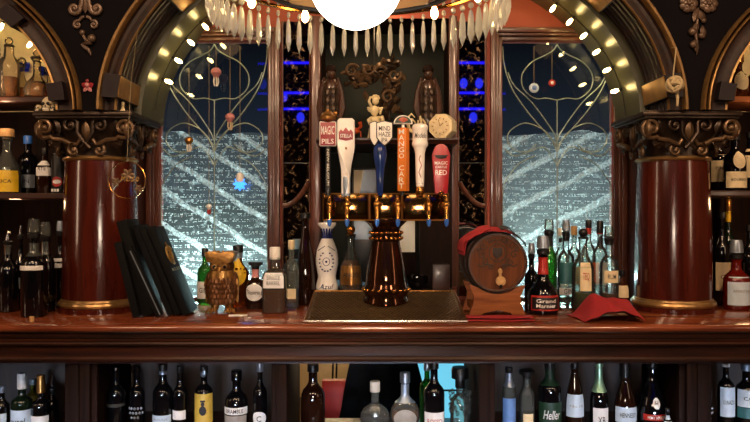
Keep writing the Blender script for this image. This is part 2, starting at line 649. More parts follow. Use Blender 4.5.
    def leaf(s, c, d, length, width, thick=0.006, curl=0.25, nrm=(0, -1, 0)):
        c, d, nrm = Vector(c), Vector(d).normalized(), Vector(nrm)
        w = d.cross(nrm).normalized()

        def f(u, v):
            k = sin(pi * min(1, u * 0.96 + 0.04)) ** 0.8
            off = (v - 0.5) * width * k
            return c + d * length * u + w * off + nrm * (thick * (1 - abs(v - 0.5) * 2) * k + curl * length * u * u * 0.5)
        s.grid(f, 6, 4)
        return s

    def build(s, name, mat, parent=None, loc=None, smooth=True, angle=38, recalc=True, matrix=None):
        if recalc:
            bmesh.ops.recalc_face_normals(s.bm, faces=s.bm.faces)
        me = bpy.data.meshes.new(name)
        s.bm.to_mesh(me)
        s.bm.free()
        if smooth:
            me.polygons.foreach_set('use_smooth', [True] * len(me.polygons))
            me.set_sharp_from_angle(angle=radians(angle))
        me.materials.append(mat if not isinstance(mat, str) else M[mat])
        o = bpy.data.objects.new(name, me)
        COL.objects.link(o)
        if parent is not None:
            o.parent = parent
        if loc is not None:
            o.location = loc
        if matrix is not None:
            o.matrix_local = matrix
        return o


def tag(o, label, cat, group=None):
    o['label'] = label
    o['category'] = cat
    o['kind'] = 'thing'
    if group:
        o['group'] = group
    return o


def thing(name, label, cat, loc=(0, 0, 0), rz=0.0, group=None):
    o = bpy.data.objects.new(name, None)
    o.empty_display_size = 0.05
    COL.objects.link(o)
    o.location = loc
    o.rotation_euler = (0, 0, rz)
    return tag(o, label, cat, group)


def struct(o):
    o['kind'] = 'structure'
    return o


def copy_of(o, parent, loc=None, rot=None):
    c = o.copy()
    COL.objects.link(c)
    c.parent = parent
    if loc is not None:
        c.location = loc
    if rot is not None:
        c.rotation_euler = rot
    return c


FONT_CACHE = {}


def text_mesh(txt, size):
    cu = bpy.data.curves.new('lettering', 'FONT')
    cu.body = txt
    cu.size = size
    cu.align_x = 'CENTER'
    cu.align_y = 'CENTER'
    cu.resolution_u = 2
    cu.offset = 0.007
    cu.shear = 0.3 if txt in ('Heller', 'Azul', 'Rose', 'Reyes', 'Chd', 'Modelo', 'ausel') else 0.0
    o = bpy.data.objects.new('lettering', cu)
    me = bpy.data.meshes.new_from_object(o)
    bpy.data.objects.remove(o)
    return me


def lettering(txt, width, height, parent, pos, mat, bend=0.0, bold=0.0, rot=None):
    """text fitted in width x height on the -Y face; bend = radius of a round label"""
    me = text_mesh(txt, 1.0)
    xs = [v.co.x for v in me.vertices]
    ys = [v.co.y for v in me.vertices]
    if not xs:
        return None
    w, h = max(xs) - min(xs), max(ys) - min(ys)
    cx, cy = (max(xs) + min(xs)) / 2, (max(ys) + min(ys)) / 2
    kx = width / max(w, 1e-6)
    kz = height / max(h, 1e-6)
    for v in me.vertices:
        x, z = (v.co.x - cx) * kx, (v.co.y - cy) * kz
        if bend:
            a = x / bend
            v.co = Vector((bend * sin(a), -bend * cos(a) + bend, z))
        else:
            v.co = Vector((x, 0, z))
    if rot is not None:
        me.transform(rot.to_4x4())
    me.materials.append(M[mat])
    o = bpy.data.objects.new('lettering', me)
    COL.objects.link(o)
    o.parent = parent
    o.location = pos
    return o


# ------------------------------------------------------------------ camera & world
cam = bpy.data.cameras.new('camera')
cam.lens = 36.0 * F / 750.0
cam.sensor_width = 36.0
cam.clip_start = 0.05
co = bpy.data.objects.new('camera', cam)
COL.objects.link(co)
co.location = (0, 0, EYE)
co.rotation_euler = (radians(90), 0, 0)
SC.camera = co

w = bpy.data.worlds.new('dusk')
SC.world = w
w.use_nodes = True
wt = w.node_tree
bg = wt.nodes['Background']
wtc = wt.nodes.new('ShaderNodeTexCoord')
wsx = wt.nodes.new('ShaderNodeSeparateXYZ')
wrp = wt.nodes.new('ShaderNodeValToRGB')
wrp.color_ramp.elements[0].position = 0.0
wrp.color_ramp.elements[0].color = lin('#66728a')
wrp.color_ramp.elements[1].position = 0.22
wrp.color_ramp.elements[1].color = lin('#2a2e3a')
wt.links.new(wtc.outputs['Generated'], wsx.inputs[0])
wt.links.new(wsx.outputs['Z'], wrp.inputs[0])
wt.links.new(wrp.outputs[0], bg.inputs[0])
bg.inputs[1].default_value = 0.26

# ------------------------------------------------------------------ room shell
XW, YR, ZC = 3.9, -3.0, 4.3
BW = 4.0      # back wall plane
struct(MB().b2((-XW, YR, -0.1), (XW, 6.2, 0)).build('floor', 'room_floor'))
struct(MB().b2((-XW, YR, ZC), (XW, BW + 0.06, ZC + 0.1)).build('ceiling', 'ceil'))
struct(MB().b2((-XW - 0.1, YR, 0), (-XW, BW + 0.06, ZC)).build('wall_left', 'room_wall'))
struct(MB().b2((XW, YR, 0), (XW + 0.1, BW + 0.06, ZC)).build('wall_right', 'room_wall'))
struct(MB().b2((-XW, YR - 0.1, 0), (XW, YR, ZC)).build('wall_rear', 'room_wall'))

GL0, GL1 = X(160, BW), X(268, BW)       # glass of window_1
GR0, GR1 = X(502, BW), X(613, BW)       # glass of window_2
WT = Z(41, BW)
N0, N1 = X(321, BW), X(450, BW)         # niche opening
mb = MB()
for lo, hi in (((-1.42, 1.0), (GL0, ZC)), ((GL0, WT), (GL1, ZC)), ((GL1, 1.0), (N0, ZC)), ((N0, 2.62), (N1, ZC)),
               ((N1, 1.0), (GR0, ZC)), ((GR0, WT), (GR1, ZC)), ((GR1, 1.0), (1.54, ZC))):
    mb.b2((lo[0], BW, lo[1]), (hi[0], BW + 0.06, hi[1]))
struct(mb.build('wall_back', 'red_wall', smooth=False))
mb = MB()
mb.b2((-XW, BW, 0), (-0.44, BW + 0.06, 1.0)).b2((0.56, BW, 0), (XW, BW + 0.06, 1.0)).b2((-0.44, BW, 0.95), (0.56, BW + 0.06, 1.06))
mb.b2((-XW, BW, 1.0), (-1.42, BW + 0.06, 2.1)).b2((1.54, BW, 1.0), (XW, BW + 0.06, 2.1))
struct(mb.build('wall_back_lower', 'dark_wood', smooth=False))
struct(MB().b2((-XW, BW, 2.1), (-1.42, BW + 0.06, ZC)).b2((1.54, BW, 2.1), (XW, BW + 0.06, ZC)).build('wall_back_side', 'gold_wall', smooth=False))
# partitions behind the columns
struct(MB().b2((-1.47, 3.835, CT + 0.001), (-1.27, BW - 0.001, ZC)).build('wall_partition_left', 'jamb_wood', smooth=False))
struct(MB().b2((1.395, 3.835, CT + 0.001), (1.60, BW - 0.001, ZC)).build('wall_partition_right', 'jamb_wood', smooth=False))

# outdoors: a slope of wet snow rising behind the glass, and the service passage under it
def slope(u, v):
    x = -4 + 8 * u
    y = 4.25 + 5.0 * v
    z = 1.02 + 0.62 * v ** 0.8 + 0.06 * mnoise.noise(Vector((x * 1.3, y * 1.3, 0))) * min(1, v * 4)
    return Vector((x, y, z))
struct(MB().grid(slope, 60, 30).build('ground_slope', 'snow'))
mb = MB()
mb.b2((-0.9, 6.0, 0), (1.1, 6.05, 0.98)).b2((-0.95, BW + 0.06, 0), (-0.9, 6.05, 0.98)).b2((1.1, BW + 0.06, 0), (1.15, 6.05, 0.98)).b2((-0.95, BW + 0.06, 0.95), (1.15, 6.05, 0.99))
struct(mb.build('wall_passage', 'cream', smooth=False))

# ------------------------------------------------------------------ windows
def window(idx, g0, g1, mat, flip):
    cx = (g0 + g1) / 2
    root = bpy.data.objects.new('window_%d' % idx, None)
    COL.objects.link(root)
    root.location = (cx, BW, CT)
    struct(root)
    hw = (g1 - g0) / 2
    hh = WT - CT
    MB().b2((-hw, 0.02, 0.0), (hw, 0.026, hh)).build('pane', mat, root, smooth=False)
    t = 0.052
    for k, (t0, t1, yf) in enumerate(((0, t * 0.45, -0.012), (t * 0.45, t * 0.75, -0.03), (t * 0.75, t * 1.3, -0.042))):
        for sgn in (-1, 1):
            a, b = sorted((sgn * (hw + t0), sgn * (hw + t1)))
            MB().b2((a, yf, 0.0), (b, 0.0, hh + t1), 0.003).build('stile', 'frame_wood', root)
        MB().b2((-hw - t0, yf, hh + t0), (hw + t0, 0.0, hh + t1), 0.003).build('rail', 'frame_wood_x', root)
    MB().b2((-hw - 0.05, -0.05, 0.0), (hw + 0.05, 0.015, 0.018), 0.004).build('sill', 'frame_wood_x', root)
    # silver scrolls leaded into the pane
    s = BW / F
    zt = 42

    def pt(u, v, sg=1):
        return Vector((u * sg * s * (hw / (54 * s)), 0.008, (EYE - (v - CY) * s) - CT))

    def smooth_path(p, n=8):
        out = []
        q = [p[0]] + list(p) + [p[-1]]
        for i in range(1, len(q) - 2):
            for k in range(n):
                t_ = k / n
                a, b, c, d = q[i - 1], q[i], q[i + 1], q[i + 2]
                out.append(tuple(0.5 * (2 * b[j] + (c[j] - a[j]) * t_ + (2 * a[j] - 5 * b[j] + 4 * c[j] - d[j]) * t_ ** 2 + (3 * b[j] - a[j] - 3 * c[j] + d[j]) * t_ ** 3) for j in (0, 1)))
        out.append(tuple(p[-1]))
        return out
    curves = [
        [(0, 44), (4, 50), (12, 55), (25, 62), (34, 74), (33, 88), (22, 98), (10, 98), (0, 100)],
        [(0, 146), (10, 134), (30, 110), (45, 86), (52, 62), (53, 46)],
        [(1, 140), (5, 130), (24, 103), (42, 85), (48, 72)],
        [(0, 152), (6, 138), (16, 128), (32, 123), (46, 131), (48, 142), (40, 151), (28, 151), (20, 144)],
        [(0, 166), (6, 155), (14, 147), (28, 152), (42, 156), (52, 148)],
        [(22, 156), (36, 163), (47, 176), (53, 192), (53, 240), (53, 298)],
    ]
    for cv in curves:
        for sg in (-1, 1):
            MB().tube([pt(u, v, sg) for u, v in smooth_path(cv)], 0.0034, 6).build('scroll', 'lead', root)
    MB().tube([pt(0, 100), pt(0, 200), pt(0, 299)], 0.0035, 6).build('mullion', 'lead', root)
    return root


M['lead'] = pm('lead', '#9fb0a8', 0.3, 0.5, 0.15, 30)
window(1, GL0, GL1, 'pane_a', False)
window(2, GR0, GR1, 'pane_b', True)

# ------------------------------------------------------------------ veined mirrors, posts, niche
def veined(name, a, b, label):
    t = thing(name, label, 'mirror', ((X(a, BW) + X(b, BW)) / 2, BW - 0.012, CT + 0.02))
    hw = (X(b, BW) - X(a, BW)) / 2 - 0.009
    MB().b2((-hw, 0, 0), (hw, 0.010, 1.52)).build('glass', 'mirror', t, smooth=False)
    MB().tube([(-hw, -0.004, 0.0), (-hw, -0.004, 1.52)], 0.006, 8).build('edge_bead', 'frame_wood', t)
    MB().tube([(hw, -0.004, 0.0), (hw, -0.004, 1.52)], 0.006, 8).build('edge_bead', 'frame_wood', t)
    # curved wooden bracket low on the pane
    pts = [((-hw + hw * 2 * k / 10) * 0.9, -0.014, 0.50 + 0.13 * (k / 10) ** 2) for k in range(11)]
    if a > 400:
        pts = [(-p[0], p[1], p[2]) for p in pts]
    MB().tube(pts, 0.013, 8).build('bracket', 'frame_wood', t)
    MB().b2((-hw, -0.006, 0.735), (hw, 0.0, 0.739)).build('seam', 'black', t)
    return t


veined('veined_mirror', 281, 312, 'tall narrow gold veined antique mirror beside the left window frame')
veined('veined_mirror', 456, 487, 'tall narrow gold veined antique mirror beside the right window frame')

niche = thing('niche_cabinet', 'dark wooden niche cabinet with shelf behind the beer taps', 'cabinet', (X(385.5, BW), BW, CT + 0.075))
nc = X(385.5, BW)
def nx(px, d=BW):
    return X(px, d) - nc
nz = lambda z: z - (CT + 0.075)
for a, b in ((312, 321), (448, 456)):
    MB().b2((nx(a), -0.06, 0), (nx(b), 0.0, nz(2.62)), 0.006).build('post', 'frame_wood', niche)
MB().b2((nx(314), 0.36, 0), (nx(457), 0.38, nz(2.7))).build('back_panel', 'niche_back' if 'niche_back' in M else 'dark_wood', niche)
for a, b in ((316, 321), (450, 455)):
    MB().b2((nx(a), 0.0, 0), (nx(b), 0.37, nz(2.7))).build('side_panel', 'dark_wood', niche)
MB().b2((nx(314), 0.0, nz(2.62)), (nx(457), 0.38, nz(2.66))).build('top_panel', 'dark_wood', niche)
sz = Z(138, 3.74)
mb = MB()
mb.xprism([(-0.26, nz(sz)), (-0.26, nz(sz - 0.010)), (-0.25, nz(sz - 0.016)), (-0.24, nz(sz - 0.028)), (0.36, nz(sz - 0.028)), (0.36, nz(sz))], nx(316, 3.74), nx(458, 3.74))
mb.build('shelf', 'shelf_wood', niche, angle=20)
# the lower doors, right of the tower
MB().b2((nx(420, 3.9), -0.10, 0.0), (nx(452, 3.9), 0.0, nz(sz - 0.03))).build('lower_panel', 'dark_wood', niche)
# raised plinth
plinth = MB().b2((X(315.3, 3.7), 3.70, CT), (X(456, 3.7), BW - 0.001, CT + 0.075), 0.004).build('plinth', 'shelf_wood')
tag(plinth, 'raised dark wooden ledge behind the beer drip tray', 'ledge')
ZP = CT + 0.0756

# ------------------------------------------------------------------ arcade wall and arches
AF = 3.36         # front of the arcade
AB = 3.62
MAINC, ZS = 0.08, 2.02
ARCH = [(-2.548, 1.07, 0.70), (MAINC, 1.29, 0.935), (2.70, 1.07, 0.70)]


def zlow(x):
    for cx, a, b in ARCH:
        a2, b2 = a + 0.012, b + 0.012
        if abs(x - cx) < a2:
            return ZS + b2 * math.sqrt(max(0, 1 - ((x - cx) / a2) ** 2))
    return ZS


xs = set([-XW, XW])
for cx, a, b in ARCH:
    for k in range(0, 61):
        xs.add(max(-XW, min(XW, cx + (a + 0.012) * cos(pi * k / 60))))
xs = sorted(xs)
mb = MB()
for x0, x1 in zip(xs, xs[1:]):
    if x1 - x0 < 1e-6:
        continue
    e = (x1 - x0) * 1e-3
    z0, z1 = zlow(x0 + e), zlow(x1 - e)
    for y in (AF, AB):
        v = [mb.bm.verts.new(p) for p in ((x0, y, z0), (x1, y, z1), (x1, y, ZC), (x0, y, ZC))]
        mb.bm.faces.new(v)
    if max(z0, z1) < ZS + 0.001:      # underside of a pier
        v = [mb.bm.verts.new(p) for p in ((x0, AF, z0), (x1, AF, z1), (x1, AB, z1), (x0, AB, z0))]
        mb.bm.faces.new(v)
struct(mb.build('wall_middle', 'plaster', smooth=False))


def sweep_arch(prof, a, b, segs=72, t0=0.0, t1=pi, close=False):
    """prof (off, y); local coords: x, y(world depth), z above springing"""
    def f(u, v):
        t = t0 + (t1 - t0) * u
        i = v * (len(prof) - 1)
        k = min(int(i + 1e-6), len(prof) - 1)
        off, y = prof[k]
        return Vector(((a + off) * cos(t), y, (b + off) * sin(t)))
    mb = MB()
    mb.grid(f, segs, len(prof) - 1)
    return mb


def solid_block(a, b, t, dt, sec):
    """sec: closed outline of (off, y), carried round the arch"""
    mb = MB()
    n = 6
    R = []
    for k in range(n + 1):
        tt = t - dt / 2 + dt * k / n
        R.append([mb.bm.verts.new(((a + o) * cos(tt), y, (b + o) * sin(tt))) for o, y in sec])
    m = len(sec)
    for p, q in zip(R, R[1:]):
        for i in range(m):
            j = (i + 1) % m
            mb.bm.faces.new((p[i], p[j], q[j], q[i]))
    mb.bm.faces.new(R[0])
    mb.bm.faces.new(list(reversed(R[-1])))
    return mb


def arch(cx, a, b, label, green, angs):
    t = thing('arch', label, 'arch', (cx, 0, ZS))
    if green == 'green_soffit':
        sweep_arch([(0.084, AF - 0.001), (0.082, AF - 0.030), (0.076, AF - 0.040), (0.066, AF - 0.038), (0.060, AF - 0.028), (0.057, AF - 0.014)], a, b).build('outer_bead', 'gold_bead', t)
    else:
        sweep_arch([(0.112, AF - 0.001), (0.110, AF - 0.034), (0.105, AF - 0.040), (0.100, AF - 0.034), (0.098, AF - 0.018)], a, b).build('outer_bead', 'gold_bead', t)
        sweep_arch([(0.098, AF - 0.018), (0.092, AF - 0.010), (0.088, AF - 0.018)], a, b).build('groove', 'arch_dark', t)
        sweep_arch([(0.088, AF - 0.018), (0.086, AF - 0.032), (0.081, AF - 0.036), (0.078, AF - 0.030), (0.078, AF - 0.014)], a, b).build('inner_bead', 'gold_bead', t)
    k_ = 0.057 if green == 'green_soffit' else 0.078
    sweep_arch([(k_, AF - 0.014), (k_ * 0.85, AF - 0.004), (k_ * 0.65, AF - 0.003), (0.03, AF - 0.003), (0.016, AF - 0.008), (0.0, AF - 0.008)], a, b).build('cove', 'arch_dark', t)
    pr = []
    for k in range(6):
        y = AF - 0.008 + (AB - AF + 0.008) * k / 6
        dy = (AB - AF) / 6
        pr += [(0.0, y), (0.0, y + dy * 0.35), (0.009, y + dy * 0.45), (0.009, y + dy * 0.85), (0.0, y + dy * 0.95)]
    sweep_arch(pr, a, b).build('ribbed_reveal', 'arch_dark', t, angle=20)
    sweep_arch([(0.002, AF - 0.012), (-0.006, AF - 0.016), (-0.008, AF - 0.006), (0.0, AF)], a, b).build('edge_bead', 'gold_bead', t)
    sweep_arch([(0.0, AB - 0.012), (-0.018, AB - 0.012), (-0.037, AB - 0.004), (-0.037, BW - 0.001)], a, b).build('soffit', green, t)
    for ang in angs:
        for s in (1, -1):
            tt = radians(ang) if s > 0 else pi - radians(ang)
            bl = solid_block(a, b, tt, radians(6.5), [(0.052, AF - 0.05), (-0.022, AF - 0.05), (-0.022, AB - 0.02), (0.008, AB - 0.02), (0.008, AF - 0.002), (0.052, AF - 0.002)]).build('block', 'arch_block', t, angle=20)
            pl = solid_block(a, b, tt, radians(6.0), [(-0.0222, AF - 0.045), (-0.0245, AF - 0.045), (-0.0245, AB - 0.025), (-0.0222, AB - 0.025)]).build('brass_plate', 'brass_plate', bl, angle=20)
    return t


arch(*ARCH[0], 'dark arch with gold edge over the gold lit decanters', 'arch_dark', (6.5, 37))
arch(*ARCH[1], 'wide central arch with gold beads and bulb lit olive soffit', 'green_soffit', (6.5, 38))
arch(*ARCH[2], 'dark arch with gold edge over the cream labelled bottles', 'arch_dark', (6.5, 37))


# string lights
def string_lights(cx, a, b, y, angs, label, r=0.0105):
    t = thing('string_lights', label, 'string lights', (cx, y, ZS), group=None)
    o = -0.043
    pts = [((a + o) * cos(radians(g)), 0.012, (b + o) * sin(radians(g))) for g in range(2, 179, 3)]
    MB().tube(pts, 0.003, 6).build('cord', 'black', t)
    proto = None
    for g in angs:
        tt = radians(g)
        p = Vector(((a + o) * cos(tt), 0, (b + o) * sin(tt)))
        nrm = Vector((-cos(tt) * b, 0, -sin(tt) * a)).normalized()
        ry = math.atan2(nrm.x, nrm.z)
        if proto is None:
            proto = MB().lathe([(0.006, 0), (0.008, 0.004), (0.008, 0.016), (0.006, 0.020)], 12).build('socket', 'black', t)
            gb = MB().lathe([(0.006, 0.020), (r * 0.8, 0.028), (r, 0.040), (r * 0.85, 0.052), (r * 0.4, 0.060), (0, 0.062)], 14).build('bulb', 'bulb', proto)
            proto.location = p
            proto.rotation_euler = (0, ry, 0)
        else:
            s = copy_of(proto, t, p, (0, ry, 0))
            copy_of(gb, s)
    return t


string_lights(ARCH[1][0], ARCH[1][1], ARCH[1][2], 3.80, [11.2, 19, 26, 32.6, 38.7, 45, 52, 59, 66, 73, 80, 87, 94, 101, 108, 115, 122, 129, 136.5, 143.5, 150.2, 157.4, 165.3],
              'string of warm bulbs along the olive soffit of the central arch')
string_lights(ARCH[0][0], ARCH[0][1], ARCH[0][2], 3.75, [41, 53, 65, 77, 89], 'string of warm bulbs in the arch above the gold lit decanters')
string_lights(ARCH[2][0], ARCH[2][1], ARCH[2][2], 3.75, [90, 102, 114, 126, 138], 'string of warm bulbs in the arch above the oval labelled bottle')


# ------------------------------------------------------------------ spirals and carved work
def spiral(c, R, a0, turns, dr, n=26, r_end=0.18):
    out = []
    for i in range(n + 1):
        t = i / n
        a = a0 + dr * 2 * pi * turns * t
        r = R * (1 - (1 - r_end) * t)
        out.append((c[0] + r * cos(a), c[1] + r * sin(a)))
    return out


def scroll_mesh(stem, c, R, a0, turns, dr, w0, w1, y=0.0, flat=0.8, mb=None, bulge=0.0):
    pts = list(stem) + spiral(c, R, a0, turns, dr)
    n = len(pts)
    mb = mb or MB()
    mb.tube([(p[0], y - bulge * (i / n), p[1]) for i, p in enumerate(pts)], [w0 + (w1 - w0) * i / (n - 1) for i in range(n)], 8, flat=flat)
    e = pts[-1]
    mb.ball((c[0], y - bulge, c[1]), R * 0.34, (1, 0.8, 1), 10, 8)
    return mb


# spandrel ornaments on the dark plaster
def ornament_a():
    d = AF - 0.004
    s = d / F
    t = thing('carved_ornament', 'carved scroll ornament on dark wall between the left arch and central arch', 'ornament', P(86, 55, d))

    def q(px, py):
        return ((px - 86) * s, (55 - py) * s)
    sc = lambda: None
    for sg in (-1, 1):
        m = lambda x: 86 + sg * (x - 86)
        a0 = 0 if sg < 0 else pi
        scroll_mesh([q(m(88), -6), q(m(89), 0), q(m(90), 6)], q(m(97), 9), 6.2 * s, pi - 0.3 if sg > 0 else 0.3, 1.3, sg, 2.6 * s, 1.5 * s, -0.008, mb=None).build('scroll', 'ornament', t)
        scroll_mesh([q(m(87), 17), q(m(90), 18)], q(m(94), 25), 4.3 * s, pi / 2 + 0.4 if sg > 0 else pi / 2 - 0.4, 1.3, -sg, 1.6 * s, 1.0 * s, -0.006).build('scroll', 'ornament', t)
    mb = MB()
    mb.leaf(q(86, -8)[0:1] + (-0.004,) + q(86, -8)[1:], (0, 0, -1), 22 * s, 8 * s, 0.014, 0.1)
    mb.build('leaf', 'ornament', t)
    MB().ball((q(83, 33)[0], -0.008, q(83, 33)[1]), 3.0 * s, (1, 0.8, 1)).build('bud', 'ornament', t)
    MB().ball((q(92.5, 39)[0], -0.010, q(92.5, 39)[1]), 4.2 * s, (1, 0.8, 1)).build('bud', 'ornament', t)
    pts = [q(84, 36), q(87, 41), q(92, 44), q(86, 44), q(83, 45), q(86, 48), q(89, 50), q(91, 53), q(91.5, 56)]
    MB().tube([(p[0], -0.008, p[1]) for p in pts], [1.6 * s, 1.8 * s, 2.0 * s, 2.0 * s, 2.0 * s, 2.1 * s, 1.9 * s, 1.3 * s, 0.4 * s], 8).build('tail', 'ornament', t)
    return t


def rosette(t, px, py, R, ox, oy, s, mat='ornament'):
    def q(x, y):
        return ((x - ox) * s, (oy - y) * s)
    c = q(px, py)
    mb = MB()
    for ring, (k, rr) in enumerate(((7, 1.0), (5, 0.62))):
        for i in range(k):
            a = 2 * pi * i / k + ring * 0.5
            mb.ball((c[0] + cos(a) * R * s * rr * 0.62, -0.006 - 0.006 * ring, c[1] + sin(a) * R * s * rr * 0.62), R * s * 0.5 * rr, (1, 0.55, 1), 10, 8)
    mb.ball((c[0], -0.018, c[1]), R * s * 0.3, (1, 0.8, 1), 10, 8)
    return mb.build('rose', mat, t)


def ornament_b():
    d = AF - 0.004
    s = d / F
    t = thing('carved_ornament', 'carved rose ornament on dark wall between the central arch and right arch', 'ornament', P(698, 55, d))

    def q(px, py):
        return ((px - 698) * s, (55 - py) * s)
    rosette(t, 688, 4, 8.5, 698, 55, s)
    rosette(t, 708, 4, 8.5, 698, 55, s)
    for (px, py, dx, dz, ln, wd) in ((698, 8, -0.35, -1, 16, 7), (698, 10, 0.5, -1, 14, 7), (700, 0, 0, 1, 10, 8), (697, 22, -0.3, -1, 12, 6), (702, 26, 0.1, -1, 12, 6), (694, 40, 0.2, -1, 14, 5)):
        c = q(px, py)
        MB().leaf((c[0], -0.004, c[1]), (dx, 0, dz), ln * s, wd * s, 0.012, 0.25).build('leaf', 'ornament', t)
    for (px, py, r) in ((692, 32, 4.2), (701, 36, 3.4), (693, 45, 3.8), (703, 21, 2.6)):
        c = q(px, py)
        MB().ball((c[0], -0.008, c[1]), r * s, (1, 0.8, 1)).build('bud', 'ornament', t)
    MB().tube([(q(697, 20)[0], -0.006, q(697, 20)[1]), (q(695, 35)[0], -0.008, q(695, 35)[1]), (q(697, 48)[0], -0.008, q(697, 48)[1]), (q(696, 55)[0], -0.006, q(696, 55)[1])],
              [0.006, 0.007, 0.006, 0.002], 8).build('stem', 'ornament', t)
    return t


ornament_a()
ornament_b()


# ------------------------------------------------------------------ columns
def column(cx, label):
    yc = 3.593
    t = thing('column', label, 'column', (cx, yc, CT))
    zz = lambda z: z - CT
    MB().lathe([(0.200, 0), (0.200, 0.022), (0.190, 0.026)], 48).build('base_block', 'column_wood', t)
    MB().lathe([(0.190, 0.022), (0.198, 0.028), (0.201, 0.038), (0.197, 0.048), (0.188, 0.053), (0.186, 0.060), (0.180, 0.064)], 48).build('base_ring', 'gold_bead', t)
    sh = []
    for k in range(9):
        u = k / 8
        r = 0.181 - 0.014 * u + 0.004 * sin(pi * u)
        sh.append((r, 0.06 + (zz(1.80) - 0.06) * u))
    MB().lathe(sh, 56).build('shaft', 'column_wood', t)
    MB().lathe([(0.166, zz(1.790)), (0.176, zz(1.795)), (0.180, zz(1.803)), (0.176, zz(1.811)), (0.166, zz(1.815))], 48).build('neck_ring', 'gold_bead', t)
    z0, z1 = zz(1.81), zz(1.985)

    def nf(z):
        k = max(0, min(1, (z - z0) / (z1 - z0)))
        return 2.0 + 6.0 * k ** 2
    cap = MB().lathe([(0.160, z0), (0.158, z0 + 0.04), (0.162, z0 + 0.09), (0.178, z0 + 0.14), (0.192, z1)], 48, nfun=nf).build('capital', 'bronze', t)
    # abacus
    mb = MB()
    for (hw, a, b) in ((0.222, 1.984, 1.996), (0.233, 1.996, 2.012), (0.228, 2.012, 2.0195)):
        mb.box((0, 0, (zz(a) + zz(b)) / 2), (hw * 2, hw * 2, b - a), 0.003)
    mb.build('abacus', 'bronze', t)
    s = AF / F

    def q(px, py):
        return ((px - 82) * s, zz(2.02) - (py - 110) * s)
    for rot in (0, 90, -90):
        R = Matrix.Rotation(radians(rot), 4, 'Z')
        off = -0.200
        for sg in (-1, 1):
            def m(x):
                return 82 + sg * (x - 82)
            tail = [q(m(96), 143), q(m(104), 139), q(m(114), 138)]
            o = scroll_mesh(tail, q(m(122), 127), 10.5 * s, -pi / 2 - 0.6 if sg > 0 else -pi / 2 + 0.6, 1.6, sg, 2.4 * s, 1.6 * s, off, 1.2, bulge=0.014)
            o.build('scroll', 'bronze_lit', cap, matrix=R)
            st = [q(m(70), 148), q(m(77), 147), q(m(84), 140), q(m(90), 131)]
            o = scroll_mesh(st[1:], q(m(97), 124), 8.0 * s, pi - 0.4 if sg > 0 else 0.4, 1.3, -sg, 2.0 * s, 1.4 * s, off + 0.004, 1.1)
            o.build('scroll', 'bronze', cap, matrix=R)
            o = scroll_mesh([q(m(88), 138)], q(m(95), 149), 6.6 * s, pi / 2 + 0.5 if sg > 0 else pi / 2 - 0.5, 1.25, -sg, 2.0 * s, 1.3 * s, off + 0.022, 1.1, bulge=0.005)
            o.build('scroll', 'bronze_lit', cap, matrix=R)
            mb = MB()
            for (px, py, dx, dz, ln, wd) in ((109, 132, 0.3, 1, 15, 8), (106, 140, 0.8, -0.3, 14, 7), (112, 147, 0.5, 0.6, 13, 7)):
                c = q(m(px), py)
                mb.leaf((c[0], off + 0.01, c[1]), (dx * sg, 0, dz), ln * s, wd * s, 0.012, 0.3)
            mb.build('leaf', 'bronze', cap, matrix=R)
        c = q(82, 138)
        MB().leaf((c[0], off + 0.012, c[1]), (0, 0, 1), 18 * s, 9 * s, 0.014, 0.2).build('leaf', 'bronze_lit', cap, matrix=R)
    return t


CLX, CRX = -1.367, 1.486
column(CLX, 'varnished red brown column with carved capital behind the leaning menus')
column(CRX, 'varnished red brown column with carved capital beside the red cloth tent')

# ------------------------------------------------------------------ bar counter
ctr = thing('bar_counter', 'long red brown wooden bar counter with moulded front edge', 'counter', (0, 3.1, CT))
mb = MB()
mb.xprism([(0.012, -0.034), (0.002, -0.026), (0.0, -0.016), (0.004, -0.006), (0.014, 0.0), (0.895, 0.0), (0.895, -0.034)], -XW, XW)
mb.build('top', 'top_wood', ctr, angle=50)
mb = MB()
mb.xprism([(0.05, -0.034), (0.03, -0.038), (0.022, -0.048), (0.028, -0.058), (0.040, -0.064), (0.032, -0.072), (0.012, -0.076), (0.006, -0.084), (0.012, -0.092), (0.028, -0.094),
           (0.028, -0.138), (0.018, -0.142), (0.012, -0.150), (0.016, -0.160), (0.03, -0.164), (0.03, -0.172), (0.895, -0.172), (0.895, -0.034)], -XW, XW)
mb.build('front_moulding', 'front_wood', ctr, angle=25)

# under-counter bottle bays
ZB = 0.53
def bay(x0, x1, label):
    t = thing('bottle_cabinet', label, 'cabinet', ((x0 + x1) / 2, 3.14, 0))
    hw = (x1 - x0) / 2
    for s in (-1, 1):
        a, b = sorted((s * hw, s * (hw - 0.045)))
        MB().b2((a, 0, 0), (b, 0.55, 0.886), 0.003).build('side_panel', 'dark_wood', t)
        a, b = sorted((s * (hw - 0.045), s * (hw - 0.07)))
        MB().b2((a, 0.02, 0), (b, 0.05, 0.886), 0.003).build('stile', 'dark_wood', t)
    MB().b2((-hw + 0.045, 0.02, ZB - 0.03), (hw - 0.045, 0.54, ZB)).build('shelf', 'shelf_wood', t)
    MB().b2((-hw + 0.045, 0.53, 0), (hw - 0.045, 0.55, 0.886)).build('back_panel', 'bay_back', t)
    return t
M['bay_back'] = wood('bay_back', '#281d18', '#43342d', 'Z', 0.6, 6, 0.0)
bay(-2.35, -1.292, 'dark cabinet bay under the counter below the left column')
bay(-1.29, -0.385, 'dark cabinet bay under the counter holding the yellow labelled bottle')
bay(0.455, 1.405, 'dark cabinet bay under the counter below the red cloth tent')
bay(1.407, 2.45, 'dark cabinet bay under the counter at the right end of the bar')
cs = thing('bottle_ledge', 'dark ledge holding bottles in the open middle bay under the counter', 'ledge', (0.025, 3.35, 0))
MB().b2((-0.388, -0.19, ZB - 0.03), (0.388, 0.2, ZB), 0.002).build('board', 'shelf_wood', cs)
